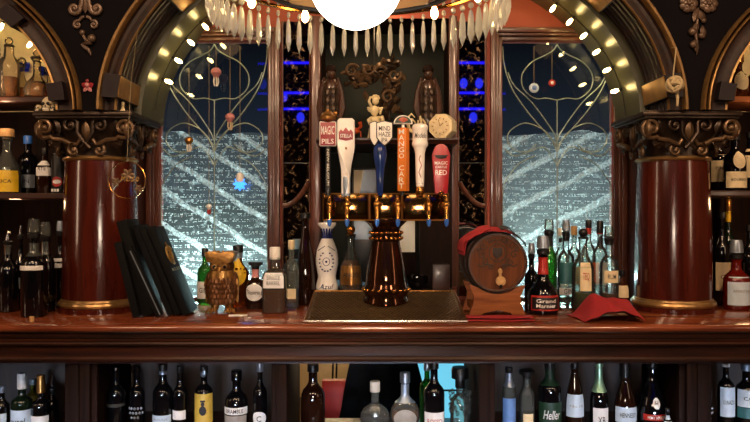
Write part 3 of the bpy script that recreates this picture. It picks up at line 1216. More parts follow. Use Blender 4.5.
for lx in (-0.35, 0.35):
    for ly in (-0.16, 0.17):
        MB().b2((lx - 0.02, ly - 0.02, 0), (lx + 0.02, ly + 0.02, ZB - 0.03), 0.002).build('leg', 'shelf_wood', cs)


# ------------------------------------------------------------------ bottles
PROF = {
    'wine': [(0.90, 0), (1, .015), (1, .60), (.95, .65), (.80, .69), (.55, .735), (.40, .78), (.36, .83), (.35, .96), (.40, .965), (.40, .995), (.33, 1)],
    'burg': [(0.90, 0), (1, .015), (1, .45), (.92, .53), (.72, .62), (.50, .70), (.38, .78), (.35, .86), (.35, .96), (.40, .965), (.40, .995), (.33, 1)],
    'spirit': [(0.92, 0), (1, .02), (1, .62), (.96, .68), (.80, .73), (.52, .77), (.38, .80), (.35, .84), (.35, .95), (.40, .955), (.40, .995), (.3, 1)],
    'squat': [(0.92, 0), (1, .02), (1, .52), (.96, .60), (.82, .67), (.55, .73), (.40, .78), (.36, .83), (.36, .95), (.42, .955), (.42, .995), (.3, 1)],
    'cone': [(0.92, 0), (1, .02), (.98, .42), (.92, .52), (.75, .66), (.55, .78), (.40, .88), (.36, .93), (.40, .945), (.40, .995), (.3, 1)],
    'cognac': [(0.80, 0), (.92, .02), (1, .18), (.98, .30), (.86, .45), (.66, .58), (.46, .70), (.33, .80), (.28, .90), (.27, .97), (.32, .975), (.30, 1)],
    'bulb': [(0.86, 0), (.96, .015), (1, .10), (1, .28), (.93, .38), (.72, .46), (.48, .53), (.36, .62), (.30, .76), (.28, .93), (.34, .94), (.34, .99), (.28, 1)],
    'slim': [(0.92, 0), (1, .015), (1, .66), (.92, .72), (.66, .78), (.5, .83), (.46, .97), (.52, .975), (.5, 1)],
    'bell': [(0.96, 0), (1, .02), (1, .34), (.90, .46), (.64, .58), (.42, .68), (.32, .76), (.32, .94), (.40, .95), (.40, .99), (.3, 1)],
    'vase': [(0.80, 0), (.94, .02), (1, .12), (1, .30), (.92, .42), (.74, .58), (.52, .72), (.36, .86), (.34, .95), (.46, .97), (.46, 1)],
    'decanter': [(0.75, 0), (.95, .02), (1, .12), (.96, .26), (.80, .38), (.50, .48), (.34, .56), (.30, .66), (.30, .88), (.42, .94), (.50, .97), (.46, 1)],
    'flask': [(0.35, 0), (.60, .03), (.85, .12), (1, .28), (.95, .42), (.75, .54), (.45, .62), (.28, .66), (.25, .72), (.25, .96), (.30, .965), (.30, 1)],
    'tin': [(0.97, 0), (1, .01), (1, .93), (.98, .94), (.98, .955), (1, .96), (1, .99), (.97, 1)],
    'skullish': [(0.70, 0), (.92, .04), (1, .22), (.95, .42), (1.0, .58), (.90, .72), (.6, .80), (.40, .84), (.38, .97), (.42, .98), (.4, 1)],
}


def prof_r(kind, f):
    p = PROF[kind]
    for (r0, z0), (r1, z1) in zip(p, p[1:]):
        if z0 <= f <= z1 and z1 > z0:
            return r0 + (r1 - r0) * (f - z0) / (z1 - z0)
    return p[-1][0]


def bottle(label, px, d, zb, top, wpx, kind='wine', body='g_black', cap=('cap', 'black', 10), labels=(), liquid=None, n=2.0, sy=1.0,
           rz=0.0, group=None, name='bottle', cat='bottle', neck=None, segs=28):
    """cap = (type, material, height in px); labels = [(y0, y1, arc, mat, text, ink, fillheight)] with y in photo px (top, bottom)"""
    zb += 0.0008
    s = d / F
    x = X(px, d)
    H = Z(top, d) - zb
    r = wpx * s / 2
    t = thing(name, label, cat, (x, d, zb), rz, group)
    ch = cap[2] * s if cap else 0
    hg = H - ch
    prof = [(rr * r, zz * hg) for rr, zz in PROF[kind]]
    # refine
    b = MB().lathe(prof, segs, n=n, sy=sy).build('body', body, t, angle=50)
    rn = prof[-2][0]
    if liquid:
        lm, lf = liquid
        lp = [(0.001, 0.006 * H)] + [(max(0.002, prof_r(kind, f) * r * 0.94), max(0.006 * H, f * hg)) for f in [lf * k / 8 for k in range(9)]]
        MB().lathe(lp, segs, n=n, sy=sy).build('liquid', lm, t, angle=50)
    if cap:
        ct, cm, _ = cap
        if ct == 'cap':
            MB().lathe([(rn * 1.02, hg - 0.012), (rn * 1.12, hg - 0.010), (rn * 1.12, hg + ch * 0.9), (rn * 1.0, hg + ch), (0.001, hg + ch)], 20).build('cap', cm, t)
        elif ct == 'cork':
            MB().lathe([(rn * 0.8, hg - 0.01), (rn * 0.85, hg), (rn * 1.3, hg + 0.001), (rn * 1.3, hg + ch * 0.85), (rn * 1.15, hg + ch), (0.001, hg + ch)], 20).build('stopper', cm, t)
        elif ct == 'ball':
            MB().lathe([(rn * 0.9, hg - 0.004), (rn * 1.2, hg), (rn * 1.0, hg + 0.006)], 20).ball((0, 0, hg + 0.004 + ch / 2), ch / 2, (1, 1, 1), 18, 12).build('stopper', cm, t)
        elif ct == 'wide':
            MB().lathe([(rn * 1.0, hg - 0.004), (rn * 1.15, hg), (rn * 1.15, hg + ch * 0.4), (rn * 2.0, hg + ch * 0.45), (rn * 2.05, hg + ch * 0.9), (rn * 1.8, hg + ch), (0.001, hg + ch)], 20).build('cap', cm, t)
        elif ct == 'pourer':
            c = MB().lathe([(rn * 0.8, hg - 0.012), (rn * 1.15, hg - 0.002), (rn * 1.2, hg + ch * 0.22), (rn * 0.7, hg + ch * 0.30), (rn * 0.5, hg + ch * 0.34)], 16).build('pourer', 'black', t)
            MB().tube([(0, 0, hg + ch * 0.25), (0.0, -0.001, hg + ch * 0.55), (rn * 0.18, -0.002, hg + ch * 0.85), (rn * 0.35, -0.003, hg + ch)], [rn * 0.62, rn * 0.55, rn * 0.42, rn * 0.34], 10).build('spout', cm, c)
        elif ct == 'pourer_cup':
            c = MB().lathe([(rn * 0.8, hg - 0.012), (rn * 1.2, hg - 0.002), (rn * 1.25, hg + ch * 0.2), (rn * 0.8, hg + ch * 0.25)], 16).build('pourer', 'black', t)
            MB().lathe([(rn * 0.75, hg + ch * 0.22), (rn * 1.25, hg + ch * 0.30), (rn * 1.15, hg + ch * 0.75), (rn * 0.95, hg + ch), (0.001, hg + ch)], 16).build('dust_cap', cm, c)
    if neck:   # (y0, y1, mat) sleeve around the neck
        for (y0, y1, nm) in (neck if isinstance(neck, list) else [neck]):
            za, zb2 = Z(y1, d) - zb, Z(y0, d) - zb
            pr = []
            for k in range(7):
                z = za + (zb2 - za) * k / 6
                pr.append((prof_r(kind, min(1, z / hg)) * r * 1.06 + 0.0004, z))
            MB().lathe(pr, 20, n=n, sy=sy, cap=False).build('neck_band', nm, t)
    for li, lb in enumerate(labels):
        y0, y1, arc, lm = lb[:4]
        za, zc = Z(y1, d) - zb, Z(y0, d) - zb
        za = max(za, 0.004)

        def rad(z, li=li):
            return prof_r(kind, max(0, min(1, z / hg))) * r * 1.012 + 0.0006 + 0.0009 * li

        def f(u, v, za=za, zc=zc, arc=arc):
            a = radians(arc) * (u - 0.5)
            z = za + (zc - za) * v
            R = rad(z)
            ca, sa = cos(a), sin(a)
            k = 1.0 if n == 2.0 else (abs(ca) ** n + abs(sa) ** n) ** (-1.0 / n)
            return Vector((R * k * sa, -R * k * ca * sy, z))
        if len(lb) > 7 and lb[7] == 'oval':
            def fo(u, v, za=za, zc=zc, arc=arc):
                al = 2 * pi * u
                z = (za + zc) / 2 + (zc - za) / 2 * v * sin(al)
                a = radians(arc) / 2 * v * cos(al)
                R = rad(z)
                ca, sa = cos(a), sin(a)
                k = 1.0 if n == 2.0 else (abs(ca) ** n + abs(sa) ** n) ** (-1.0 / n)
                return Vector((R * k * sa, -R * k * ca * sy, z))
            lo = MB().grid(fo, 24, 3, closed_u=True).build('label', lm, t, recalc=False)
        else:
            lo = MB().grid(f, 12, 4).build('label', lm, t, recalc=False)
        if len(lb) > 4 and lb[4]:
            ink = lb[5] if len(lb) > 5 else 'ink'
            fh = lb[6] if len(lb) > 6 else 0.4
            lines = lb[4].split('\n')
            R = rad((za + zc) / 2)
            width = 2 * R * sin(radians(min(arc, 150) / 2)) * 0.80
            hgt = (zc - za) * fh / len(lines)
            for i, ln in enumerate(lines):
                z = (za + zc) / 2 + ((len(lines) - 1) / 2 - i) * hgt * 1.35
                wd = width * min(1.0, 0.35 + 0.13 * len(ln))
                lettering(ln, wd, hgt, lo, (0, -R * sy - 0.0012, z), ink, bend=(R if n == 2.0 and sy == 1.0 else 0))
    return t


def cyl(top, base):
    return None


BK = M
GU_L = 'bottles in the bays under the counter'
# ---- counter, left group
bottle('green glass bottle with black cap and pale label behind the gold owl figurine', 205, 3.86, CT, 248, 15, 'spirit', 'g_green', ('cap', 'black', 6),
       [(281, 298, 150, 'white_label', 'GIN', 'ink', .3)])
bottle('round shouldered bottle with big yellow disc label beside the gold owl figurine', 238, 3.74, CT, 245, 22, 'squat', 'g_amber', ('cap', 'black', 5),
       [(257, 285, 120, 'bright_yellow', '', 'ink', .3, 'oval')], neck=(250, 258, 'cap_silver'), liquid=('liq_gold', .5))
bottle('small dark bottle with round black cap and white oval label', 255.5, 3.63, CT, 262, 17, 'squat', 'g_brown', ('wide', 'black', 6),
       [(283, 300, 110, 'white_label', 'Reserva', 'ink', .25, 'oval')], neck=(269, 277, 'pink'), n=4.0)
bottle('half full amber whiskey bottle with tall white cap and white label', 275, 3.5, CT, 247, 24, 'spirit', 'g_clear', ('cap', 'cap_white', 10),
       [(272, 287, 84, 'white_label', 'SINGLE\nBARREL', 'ink', .5)], liquid=('liq_amber', .42), n=5.0)
bottle('clear bottle with cream cap between the whiskey bottle and the tall dark decanter', 291.5, 3.66, CT, 240, 15, 'spirit', 'g_clear2', ('cap', 'cream', 7),
       [(288, 298, 70, 'cream_label')], n=4.0)
bottle('tall dark brown decanter bottle with long flared neck beside white ceramic bottle', 305.5, 3.78, CT, 213, 19, 'vase', 'g_brown', ('cap', 'black', 3))
bottle('bell shaped bottle with gold ball stopper left of the tap tower', 351, 3.80, ZP, 226, 23, 'bell', 'g_clear2', ('ball', 'brass', 9),
       [(265, 284, 120, 'brass_dark', 'ANEJO', 'ink', .3)], liquid=('liq_amber', .55))


# white ceramic bottle with blue painting
def ceramic_bottle():
    d = 3.80
    s = d / F
    t = thing('ceramic_bottle', 'white ceramic bottle painted with blue flowers left of the tap tower', 'bottle', (X(327, d), d, ZP))
    zz = lambda py: Z(py, d) - ZP
    pr = [(10.5, 291), (11.2, 289), (11, 285), (9.2, 279), (8.8, 276), (9.8, 271), (11.2, 264), (11.3, 258), (10.2, 250), (7.5, 243), (5.2, 238)]
    pr = [(r * s, max(0, zz(y))) for r, y in pr]
    pr[0] = (pr[0][0], 0.0)
    b = MB().lathe(pr, 36).build('body', 'ceramic', t, angle=80)
    MB().lathe([(5.2 * s, zz(238)), (4.6 * s, zz(233)), (5.5 * s, zz(229)), (8.6 * s, zz(225.5)), (9.2 * s, zz(224)), (8.8 * s, zz(222.5)), (4.5 * s, zz(222.5)), (0.001, zz(222.5))], 32).build('collar', 'ceramic', t)
    mb = MB()     # blue petals on the neck
    for k in range(12):
        a = 2 * pi * k / 12

        def f(u, v, a=a):
            py = 239 - 13 * u
            R = (5.2 if py > 238 else 5.2 - 0.6 * (238 - py) / 5 if py > 233 else 4.6 + 0.9 * (233 - py) / 4 if py > 229 else 5.5 + 3.1 * (229 - py) / 3.5) * s + 0.002
            aa = a + (v - 0.5) * 0.52 * (1 - u ** 3 * 0.85)
            return Vector((R * sin(aa), -R * cos(aa), zz(py - 0.6)))
        mb.grid(f, 10, 3)
    mb.build('petal_band', 'cobalt', t)
    MB().lathe([(3.2 * s, zz(222.5)), (3.8 * s, zz(220)), (4.6 * s, zz(218)), (3.6 * s, zz(216)), (2.0 * s, zz(215)), (0.001, zz(214.6))], 20).build('stopper', 'cap_silver', t)
    # painted medallion and leaf sprays
    mb = MB()

    def onb(px, py, lift=0.0012):
        z = zz(py)
        R = 0
        for (r0, z0), (r1, z1) in zip(pr, pr[1:]):
            if z0 <= z <= z1:
                R = r0 + (r1 - r0) * (z - z0) / max(1e-6, z1 - z0)
        a = (px - 327) * s / max(R, 0.01)
        return Vector(((R + lift) * sin(a), -(R + lift) * cos(a), z))
    mb.tube([onb(327 + 3.4 * cos(k * pi / 8), 261 + 3.9 * sin(k * pi / 8)) for k in range(16)], 0.0016, 5, closed=True)
    mb.ball(onb(327, 261), 0.006, (1, 0.3, 1), 8, 6)
    for k in range(14):
        a = 0.5 + k * (2 * pi - 1.0) / 13 - pi / 2
        c = onb(327 + 7.0 * cos(a), 261 + 9.5 * sin(a))
        mb.ball(c, 0.0055, (1, 0.35, 0.7), 8, 6)
    for sg in (-1, 1):
        for k in range(6):
            mb.ball(onb(327 + sg * (2 + k * 1.3), 246 + k * 0.8), 0.004, (1, 0.4, 0.6), 8, 6)
    mb.build('painting', 'cobalt', t)
    lettering('Azul', 15 * s, 5.0 * s, b, (0, -11.0 * s - 0.0018, zz(285.5)), 'cobalt', bend=11.2 * s)
    return t


ceramic_bottle()

# ---- counter, right group
bottle('bulbous black and red liqueur bottle with bordered label beside the barrel', 543, 3.44, CT, 236, 30, 'bulb', 'g_black', ('pourer_cup', 'cap_silver', 17),
       [(294, 309, 125, 'red_label'), (296, 307.5, 112, 'black_label', 'Grand\nMarnier', 'white', .62)], neck=[(257, 274, 'red_label')])
bottle('dark bottle with metal pourer squeezed between barrel and bulbous liqueur bottle', 531.5, 3.56, CT, 243, 14, 'wine', 'g_black', ('pourer_cup', 'cap_silver', 14))
bottle('slim bright green bottle with clear pourer in front of the right window', 549, 3.68, CT, 219, 15, 'slim', 'g_green', ('pourer_cup', 'g_clear2', 15),
       neck=(233, 246, 'black'))
bottle('clear bottle with teal label and spout right of the green bottle', 566, 3.70, CT, 220, 17, 'spirit', 'g_clear', ('pourer_cup', 'cap_silver', 15),
       [(262, 283, 120, 'teal_label'), (287, 294, 120, 'white_label', 'GIN', 'ink', .7)], liquid=None, neck=(236, 241, 'black'))
bottle('clear bottle with round dark cap and orange side stripe in the right cluster', 583, 3.56, CT, 229, 22, 'squat', 'g_clear', ('ball', 'black', 9),
       [(262, 290, 60, 'cream_label', 'TEQ', 'red_label', .3)], liquid=('liq_green', .25), neck=(250, 256, 'g_clear2'))
bottle('clear bottle with spout and inch of brown liquor beside right column', 609, 3.60, CT, 226, 19, 'spirit', 'g_clear', ('pourer_cup', 'g_clear2', 15),
       [(270, 282, 90, 'cream_label', 'RUM', 'ink', .4)], liquid=('liq_amber', .24), neck=(241, 245, 'black'))
bottle('small squat amber bottle against the right column', 622, 3.66, CT, 270, 13, 'squat', 'g_amber', ('cap', 'black', 4), [(285, 297, 100, 'cream_label')])
bottle('clear back row bottle with black cap and red neck in right window', 588.5, 3.79, CT, 220, 14, 'spirit', 'g_clear2', ('cap', 'black', 6),
       [(262, 282, 100, 'orange_label')], neck=(227, 234, 'cap_red'))
bottle('clear back row bottle with black and red cap and dark round seal', 600, 3.92, CT, 221, 15, 'spirit', 'g_clear2', ('cap', 'black', 10),
       [(236, 249, 120, 'black_label', '', 'ink', .3, 'oval'), (262, 284, 100, 'white_label')], neck=(230, 234, 'cap_red'))
bottle('clear back row bottle with dark neck band behind the teal labelled bottle', 561, 3.88, CT, 228, 14, 'spirit', 'g_clear2', ('cap', 'cap_white', 6),
       [(238, 242, 140, 'black_label'), (268, 286, 100, 'white_label')])
bottle('clear back row bottle with tan cap behind the orange striped bottle', 574, 3.935, CT, 226, 14, 'spirit', 'g_clear2', ('cap', 'cork', 7), [(266, 284, 100, 'cream_label')])

# ---- left bay bottles on the counter
g = 'dark bottles with pourers on the left end of the counter'
bottle('near black bottle with white neck band and clear pourer, front of left cluster', 34, 3.36, CT, 219, 25, 'spirit', 'g_black', ('pourer_cup', 'g_clear2', 18),
       [(265, 269.5, 130, 'white_label')], group=g, neck=(243, 256, 'g_clear2'))
bottle('near black bottle with steel pourer at the far left edge of the counter', 8, 3.52, CT, 232, 20, 'wine', 'g_black', ('pourer', 'steel', 12), neck=(245, 254, 'g_clear2'), group=g)
bottle('dark bottle with blue white label between two pourer bottles at left', 20.5, 3.62, CT, 226, 13, 'wine', 'g_black', ('pourer', 'steel', 12), [(277, 288, 120, 'cool_label')], group=g)
bottle('tall dark bottle with slanted clear pourer just left of the left column pair', 45.5, 3.52, CT, 222, 17, 'slim', 'g_black', ('pourer_cup', 'g_clear2', 18), neck=(242, 254, 'g_clear2'), group=g)
bottle('dark bottle with small white labels touching the left column', 60.5, 3.66, CT, 221, 15, 'wine', 'g_black', ('pourer_cup', 'cap_silver', 14), [(258, 261, 90, 'white_label'), (263, 267, 110, 'white_label')], group=g)
ck = MB().lathe([(0.009, 0), (0.010, 0.002), (0.010, 0.022), (0.009, 0.024)], 16).build('cork', 'cork', loc=(X(33, 3.2), 3.19, CT))
tag(ck, 'small pale wine cork standing on the counter before the dark pourer bottles', 'cork')

# ---- shelves in side bays
def shelf(x0, x1, d0, d1, ztop, mat, label, th=0.03):
    o = MB().xprism([(d0, ztop), (d0 - 0.004, ztop - 0.006), (d0 - 0.004, ztop - th + 0.006), (d0, ztop - th), (d1, ztop - th), (d1, ztop)], x0, x1).build('wall_shelf', mat, angle=30)
    # origin to the front edge
    tag(o, label, 'shelf')
    return o


ZL1 = Z(193.5, 3.7)
ZL2 = Z(97.5, 3.7)
ZR1 = Z(191, 3.7)
shelf(-3.0, -1.552, 3.60, BW - 0.002, ZL1, 'shelf_wood', 'dark shelf left of the left column holding the yellow labelled bottle')
shelf(-3.0, -1.545, 3.66, BW - 0.002, ZL2, 'shelf_wood', 'dark upper shelf under the gold lit decanters')
shelf(1.672, 3.0, 3.60, BW - 0.002, ZR1, 'shelf_wood', 'dark shelf right of the right column holding cream labelled bottles')
shelf(1.695, 3.0, 3.66, BW - 0.002, ZL2, 'oak', 'orange lit upper shelf under the oval labelled bottle at right edge')

bottle('cork topped bottle with bold yellow and black label on left shelf', 7, 3.70, ZL1, 129, 27, 'bell', 'g_clear2', ('cork', 'cork', 8),
       [(171, 192, 150, 'bright_yellow', 'MEXICA', 'ink', .16)], liquid=('liq_dark', .45))
bottle('blue capped bottle with silver label on left shelf', 28, 3.84, ZL1, 136, 19, 'spirit', 'g_black', ('cap', 'cap_blue', 6), [(175, 188, 130, 'cap_silver', 'GIN', 'ink', .3)])
bottle('brown bottle with white label and black cap on left shelf', 45, 3.72, ZL1, 148, 14, 'spirit', 'g_brown', ('cap', 'black', 6), [(161, 176, 140, 'white_label', 'RYE', 'ink', .3)], n=4)
tin = bottle('black cylindrical tin with round red sticker on left shelf beside column', 60, 3.70, ZL1, 154, 16, 'tin', 'black', None,
             [(177, 187, 75, 'red_label', '', 'ink', .3, 'oval'), (180, 184, 60, 'white_label', '', 'ink', .3, 'oval')], name='bottle_tin', cat='tin')
for k in range(3):
    MB().b2((-0.026 + k * 0.014, -0.0435, 0.008), (-0.016 + k * 0.014, -0.0395, 0.022)).build('sticker', 'white_label', tin)

gr = 'cream labelled bottles on the right shelf'
bottle('dark bottle with tall cream label next to the right column on upper shelf', 719, 3.82, ZR1, 136, 18, 'wine', 'g_black', ('cap', 'black', 3), [(155, 182, 150, 'cream_label', 'PINOT', 'ink', .12)], group=gr)
bottle('dark bottle with square cream label and small oval label on right shelf', 735, 3.66, ZR1, 134, 21, 'squat', 'g_black', ('cap', 'black', 4),
       [(172, 188, 150, 'cream_label', 'BOURBON', 'ink', .16), (152, 169, 70, 'cream_label', '', 'ink', .3, 'oval')], group=gr)
bottle('dark bottle with cream label at right edge of the picture on the shelf', 750, 3.74, ZR1, 132, 17, 'wine', 'g_black', ('cap', 'black', 4), [(149, 178, 150, 'cream_label')], group=gr)
bottle('ruby red bottle with plastic capped neck and pale label right of column', 736.5, 3.60, CT, 240, 25, 'squat', 'g_red', ('pourer_cup', 'cap_silver', 18),
       [(276, 304, 130, 'cool_label', 'APERITIVO', 'grey_label', .1)], liquid=('liq_red', .6))
bottle('dark wine bottle with cream script label behind the ruby red bottle', 721.5, 3.78, CT, 212, 16, 'wine', 'g_black', ('cap', 'black', 4), [(262, 290, 130, 'cream_label', 'Chd', 'ink', .14)])
bottle('dark bottle at right edge of the picture standing on the counter', 750, 3.76, CT, 225, 18, 'wine', 'g_black', ('cap', 'black', 4), [(278, 300, 120, 'grey_label')])
bottle('gold necked bottle under the right shelf behind the script labelled bottle', 728, 3.92, CT, 199, 14, 'wine', 'g_dkgreen', ('cap', 'cap_gold', 10), neck=(208, 222, 'bright_yellow'))
bottle('amber bottle with oval cream label on orange lit shelf at right edge', 739, 3.80, ZL2, 54, 17, 'squat', 'g_amber', ('cork', 'brass', 9),
       [(72, 91, 110, 'cream_label', '', 'ink', .3, 'oval')], liquid=('liq_gold', .6))
bottle('plain amber bottle on orange lit shelf at the very right edge', 754.5, 3.82, ZL2, 60, 16, 'squat', 'g_amber', ('cap', 'black', 5), [(78, 92, 100, 'cream_label')])

# gold lit decanters in left arch
gd = 'crystal decanters on the gold lit shelf'
dec = [(9, 3.74, 38, 18, 'slim', 'tall slender crystal decanter with gold liquor on gold lit shelf'),
       (37, 3.72, 50, 22, 'decanter', 'wide crystal decanter beside the cobalt ornaments on gold lit shelf'),
       (22, 3.88, 58, 13, 'bell', 'small crystal decanter between two taller ones on gold lit shelf'),
       (-4, 3.78, 46, 16, 'decanter', 'crystal decanter at left picture edge on gold lit shelf'),
       (49, 3.84, 66, 11, 'bell', 'small crystal bottle at the arch edge on gold lit shelf'),
       (-12, 3.86, 52, 12, 'bell', 'crystal decanter partly cut by the left edge on gold lit shelf')]
for px, d, top, wd, kd, lb in dec:
    bottle(lb, px, d, ZL2, top, wd, kd, 'g_gold', ('ball', 'g_gold', 8), (), liquid=('liq_gold', .4), group=gd, name='decanter', cat='decanter', n=3.0)
for (px, py, lb) in ((24, 68, 'cobalt blue glass butterfly on gold wall left of wide decanter'), (45, 72, 'cobalt blue glass butterfly on gold wall right of wide decanter')):
    t = thing('glass_butterfly', lb, 'ornament', P(px, py, 3.985), 0)
    for sg in (-1, 1):
        MB().leaf((0, 0, 0), (sg * 0.8, 0, 0.7), 0.045, 0.038, 0.006, 0.2).build('wing', 'g_blue', t)
        MB().leaf((0, 0, 0), (sg * 0.9, 0, -0.5), 0.034, 0.028, 0.006, 0.2).build('wing', 'g_blue', t)
    MB().tube([(0, -0.004, -0.02), (0, -0.006, 0), (0, -0.004, 0.025)], [0.002, 0.004, 0.002], 6).build('body', 'cobalt', t)

# ---- under-counter bottles
U = [
    ('dark bottle cut by left picture edge under the counter', 2, 386, 14, 'wine', 'g_black', ('cap', 'cap_silver', 4), [(412, 424, 120, 'cool_label')], {}),
    ('olive bottle with tall white cap and white script label under counter', 22, 373, 20, 'spirit', 'g_dkgreen', ('cap', 'cap_white', 13), [(408, 436, 150, 'cool_label', 'ausel', 'ink', .28)], {}),
    ('olive necked bottle behind the gold capped bottle under counter', 33, 379, 14, 'wine', 'liq_green', ('cap', 'cap_silver', 3), [], {'d': 3.5}),
    ('dark bottle with gold copper cap and white label under counter', 41, 375, 18, 'spirit', 'g_black', ('cap', 'cap_gold', 15), [(414, 436, 150, 'white_label', 'Reyes', 'ink', .25)], {}),
    ('dark bottle with thin steel pourer under left end of counter', 52, 374, 13, 'slim', 'g_black', ('pourer', 'steel', 18), [], {'d': 3.42}),
    ('dark bottle with white neck strip beside the left cabinet post', 73.5, 372, 14, 'wine', 'g_black', ('cap', 'black', 5), [(384, 396, 60, 'cool_label'), (418, 434, 120, 'white_label')], {}),
    ('black bottle with flared glass collar beneath the left column', 116, 366, 17, 'spirit', 'g_black', ('cap', 'black_gloss', 6), [], {'collar': (404, 18)}),
    ('black bottle with diamond studs below the neck under the counter', 137, 366, 15, 'wine', 'g_black', ('cap', 'black_gloss', 4), [], {'studs': True}),
    ('broad black bottle with silver neck foil and slim white label', 163, 364, 20, 'wine', 'g_black', ('cap', 'black', 4), [(413, 421, 130, 'cool_label', 'ROUGE', 'grey_label', .25)], {'neck': (365, 374, 'cap_silver')}),
    ('slim black bottle with small square white label under the counter', 180, 366, 14, 'wine', 'g_black', ('cap', 'black', 4), [(409, 418, 130, 'white_label')], {}),
    ('dark bottle with large yellow label and silver neck seal', 204, 366, 18, 'spirit', 'g_black', ('cap', 'black', 5), [(392, 421, 160, 'yellow_label')], {'seal': (373, 3.2), 'mark': 'jug'}),
    ('round shouldered black bottle with white banner label under counter', 236.5, 370, 23, 'squat', 'g_black', ('cap', 'black_gloss', 8), [(405, 412, 150, 'white_label', 'BRAMBLE', 'ink', .55), (413, 440, 130, 'grey_label')], {}),
    ('dark bottle with silver cap and round pale label beside middle opening', 260, 363, 14, 'wine', 'g_black', ('cap', 'cap_silver', 6), [(410, 424, 130, 'white_label', 'C', 'ink', .4, 'oval')], {}),
    ('glossy bottle with gold glints at left side of middle opening', 313, 364, 24, 'squat', 'g_brown', ('cap', 'black', 5), [], {'liquid': ('liq_dark', .5)}),
    ('round decanter with tall white stoppered neck in middle opening', 375, 381, 30, 'flask', 'g_clear2', ('cap', 'cap_white', 8), [], {'sy': .5, 'liquid': ('liq_dark', .45)}),
    ('round flask with silver neck and pale disc label in middle opening', 405, 372, 30, 'flask', 'g_clear2', ('cap', 'cap_silver', 8), [(408, 436, 100, 'grey_label', '', 'ink', .3, 'oval')], {'sy': .5, 'd': 3.34, 'liquid': ('liq_amber', .4), 'neck': (384, 402, 'cap_silver')}),
    ('black bottle with red and white label against the cyan cooler glow', 434, 362, 21, 'wine', 'g_black', ('cap', 'black', 4), [(410, 428, 130, 'white_label', 'ROSSO', 'red_label', .3)], {'d': 3.3}),
    ('pale green bottle behind the red and white labelled bottle', 427, 363, 15, 'spirit', 'g_green', ('cap', 'cap_silver', 5), [], {'d': 3.48}),
    ('cut crystal bottle with tall black cap right of the cyan glow', 460, 367, 20, 'skullish', 'g_clear2', ('wide', 'black', 20), [], {'cut': True}),
    ('slender bottle with pale blue label and silver neck under counter', 509, 367, 13, 'slim', 'g_clear2', ('cap', 'black', 3), [(397, 426, 150, 'blue_label')], {'neck': (371, 386, 'cap_silver')}),
    ('clear bottle with wide black cap beside the pale blue labelled bottle', 527, 370, 15, 'slim', 'g_clear2', ('wide', 'black', 7), [(412, 424, 80, 'cream_label')], {}),
    ('dark green labelled bottle with white script under the counter', 549.5, 362, 23, 'spirit', 'g_black', ('cap', 'black', 4), [(400, 424, 150, 'green_label', 'Heller', 'white_label', .36)], {'neck': (365, 384, 'green_label')}),
    ('cone shouldered brown bottle with pale blue white label', 574.5, 361, 18, 'cone', 'g_brown', ('cap', 'black', 5), [(393, 415, 150, 'cool_label', 'No.10', 'grey_label', .12)], {}),
    ('dark bottle with long pale green foil neck under the counter', 599, 361, 18, 'burg', 'g_black', ('cap', 'foil_green', 3), [(406, 430, 110, 'white_label', 'XB', 'green_label', .3)], {'neck': (362, 391, 'foil_green')}),
    ('cognac bottle with scroll edged pale label and black cap', 625, 361, 22, 'cone', 'g_brown', ('cap', 'black', 14), [(405, 420, 150, 'cool_label', 'HENNESSY', 'ink', .3)], {}),
    ('teardrop black cognac bottle with white round seal', 652, 360, 28, 'cognac', 'g_black', ('cap', 'black', 5), [(395, 406, 34, 'white_label', 'H', 'black_label', .45, 'oval'), (411, 417, 110, 'red_label', 'REMY MARTIN', 'white_label', .5)], {}),
    ('small dark bottle with blue white label beside the right cabinet post', 667.5, 408, 9, 'squat', 'g_black', ('cap', 'black', 3), [(415, 428, 130, 'cool_label')], {'d': 3.24}),
    ('dark bottle with ornate silver leaf label at right end under counter', 703, 361, 17, 'spirit', 'g_black', ('cap', 'black', 5), [(398, 416, 60, 'cap_silver')], {'studs': True}),
    ('dark bottle with pale blue label and white topped cap at right', 726, 361, 16, 'spirit', 'g_black', ('cap', 'cap_white', 3), [(386, 415, 130, 'cool_label', 'LUNAZUL', 'ink', .14)], {}),
    ('bottle with white label over teal band at right picture edge', 746, 364, 20, 'spirit', 'g_black', ('cap', 'cap_silver', 4), [(388, 405, 150, 'cool_label', 'CASA', 'ink', .2), (405.5, 416, 150, 'teal_label')], {}),
]
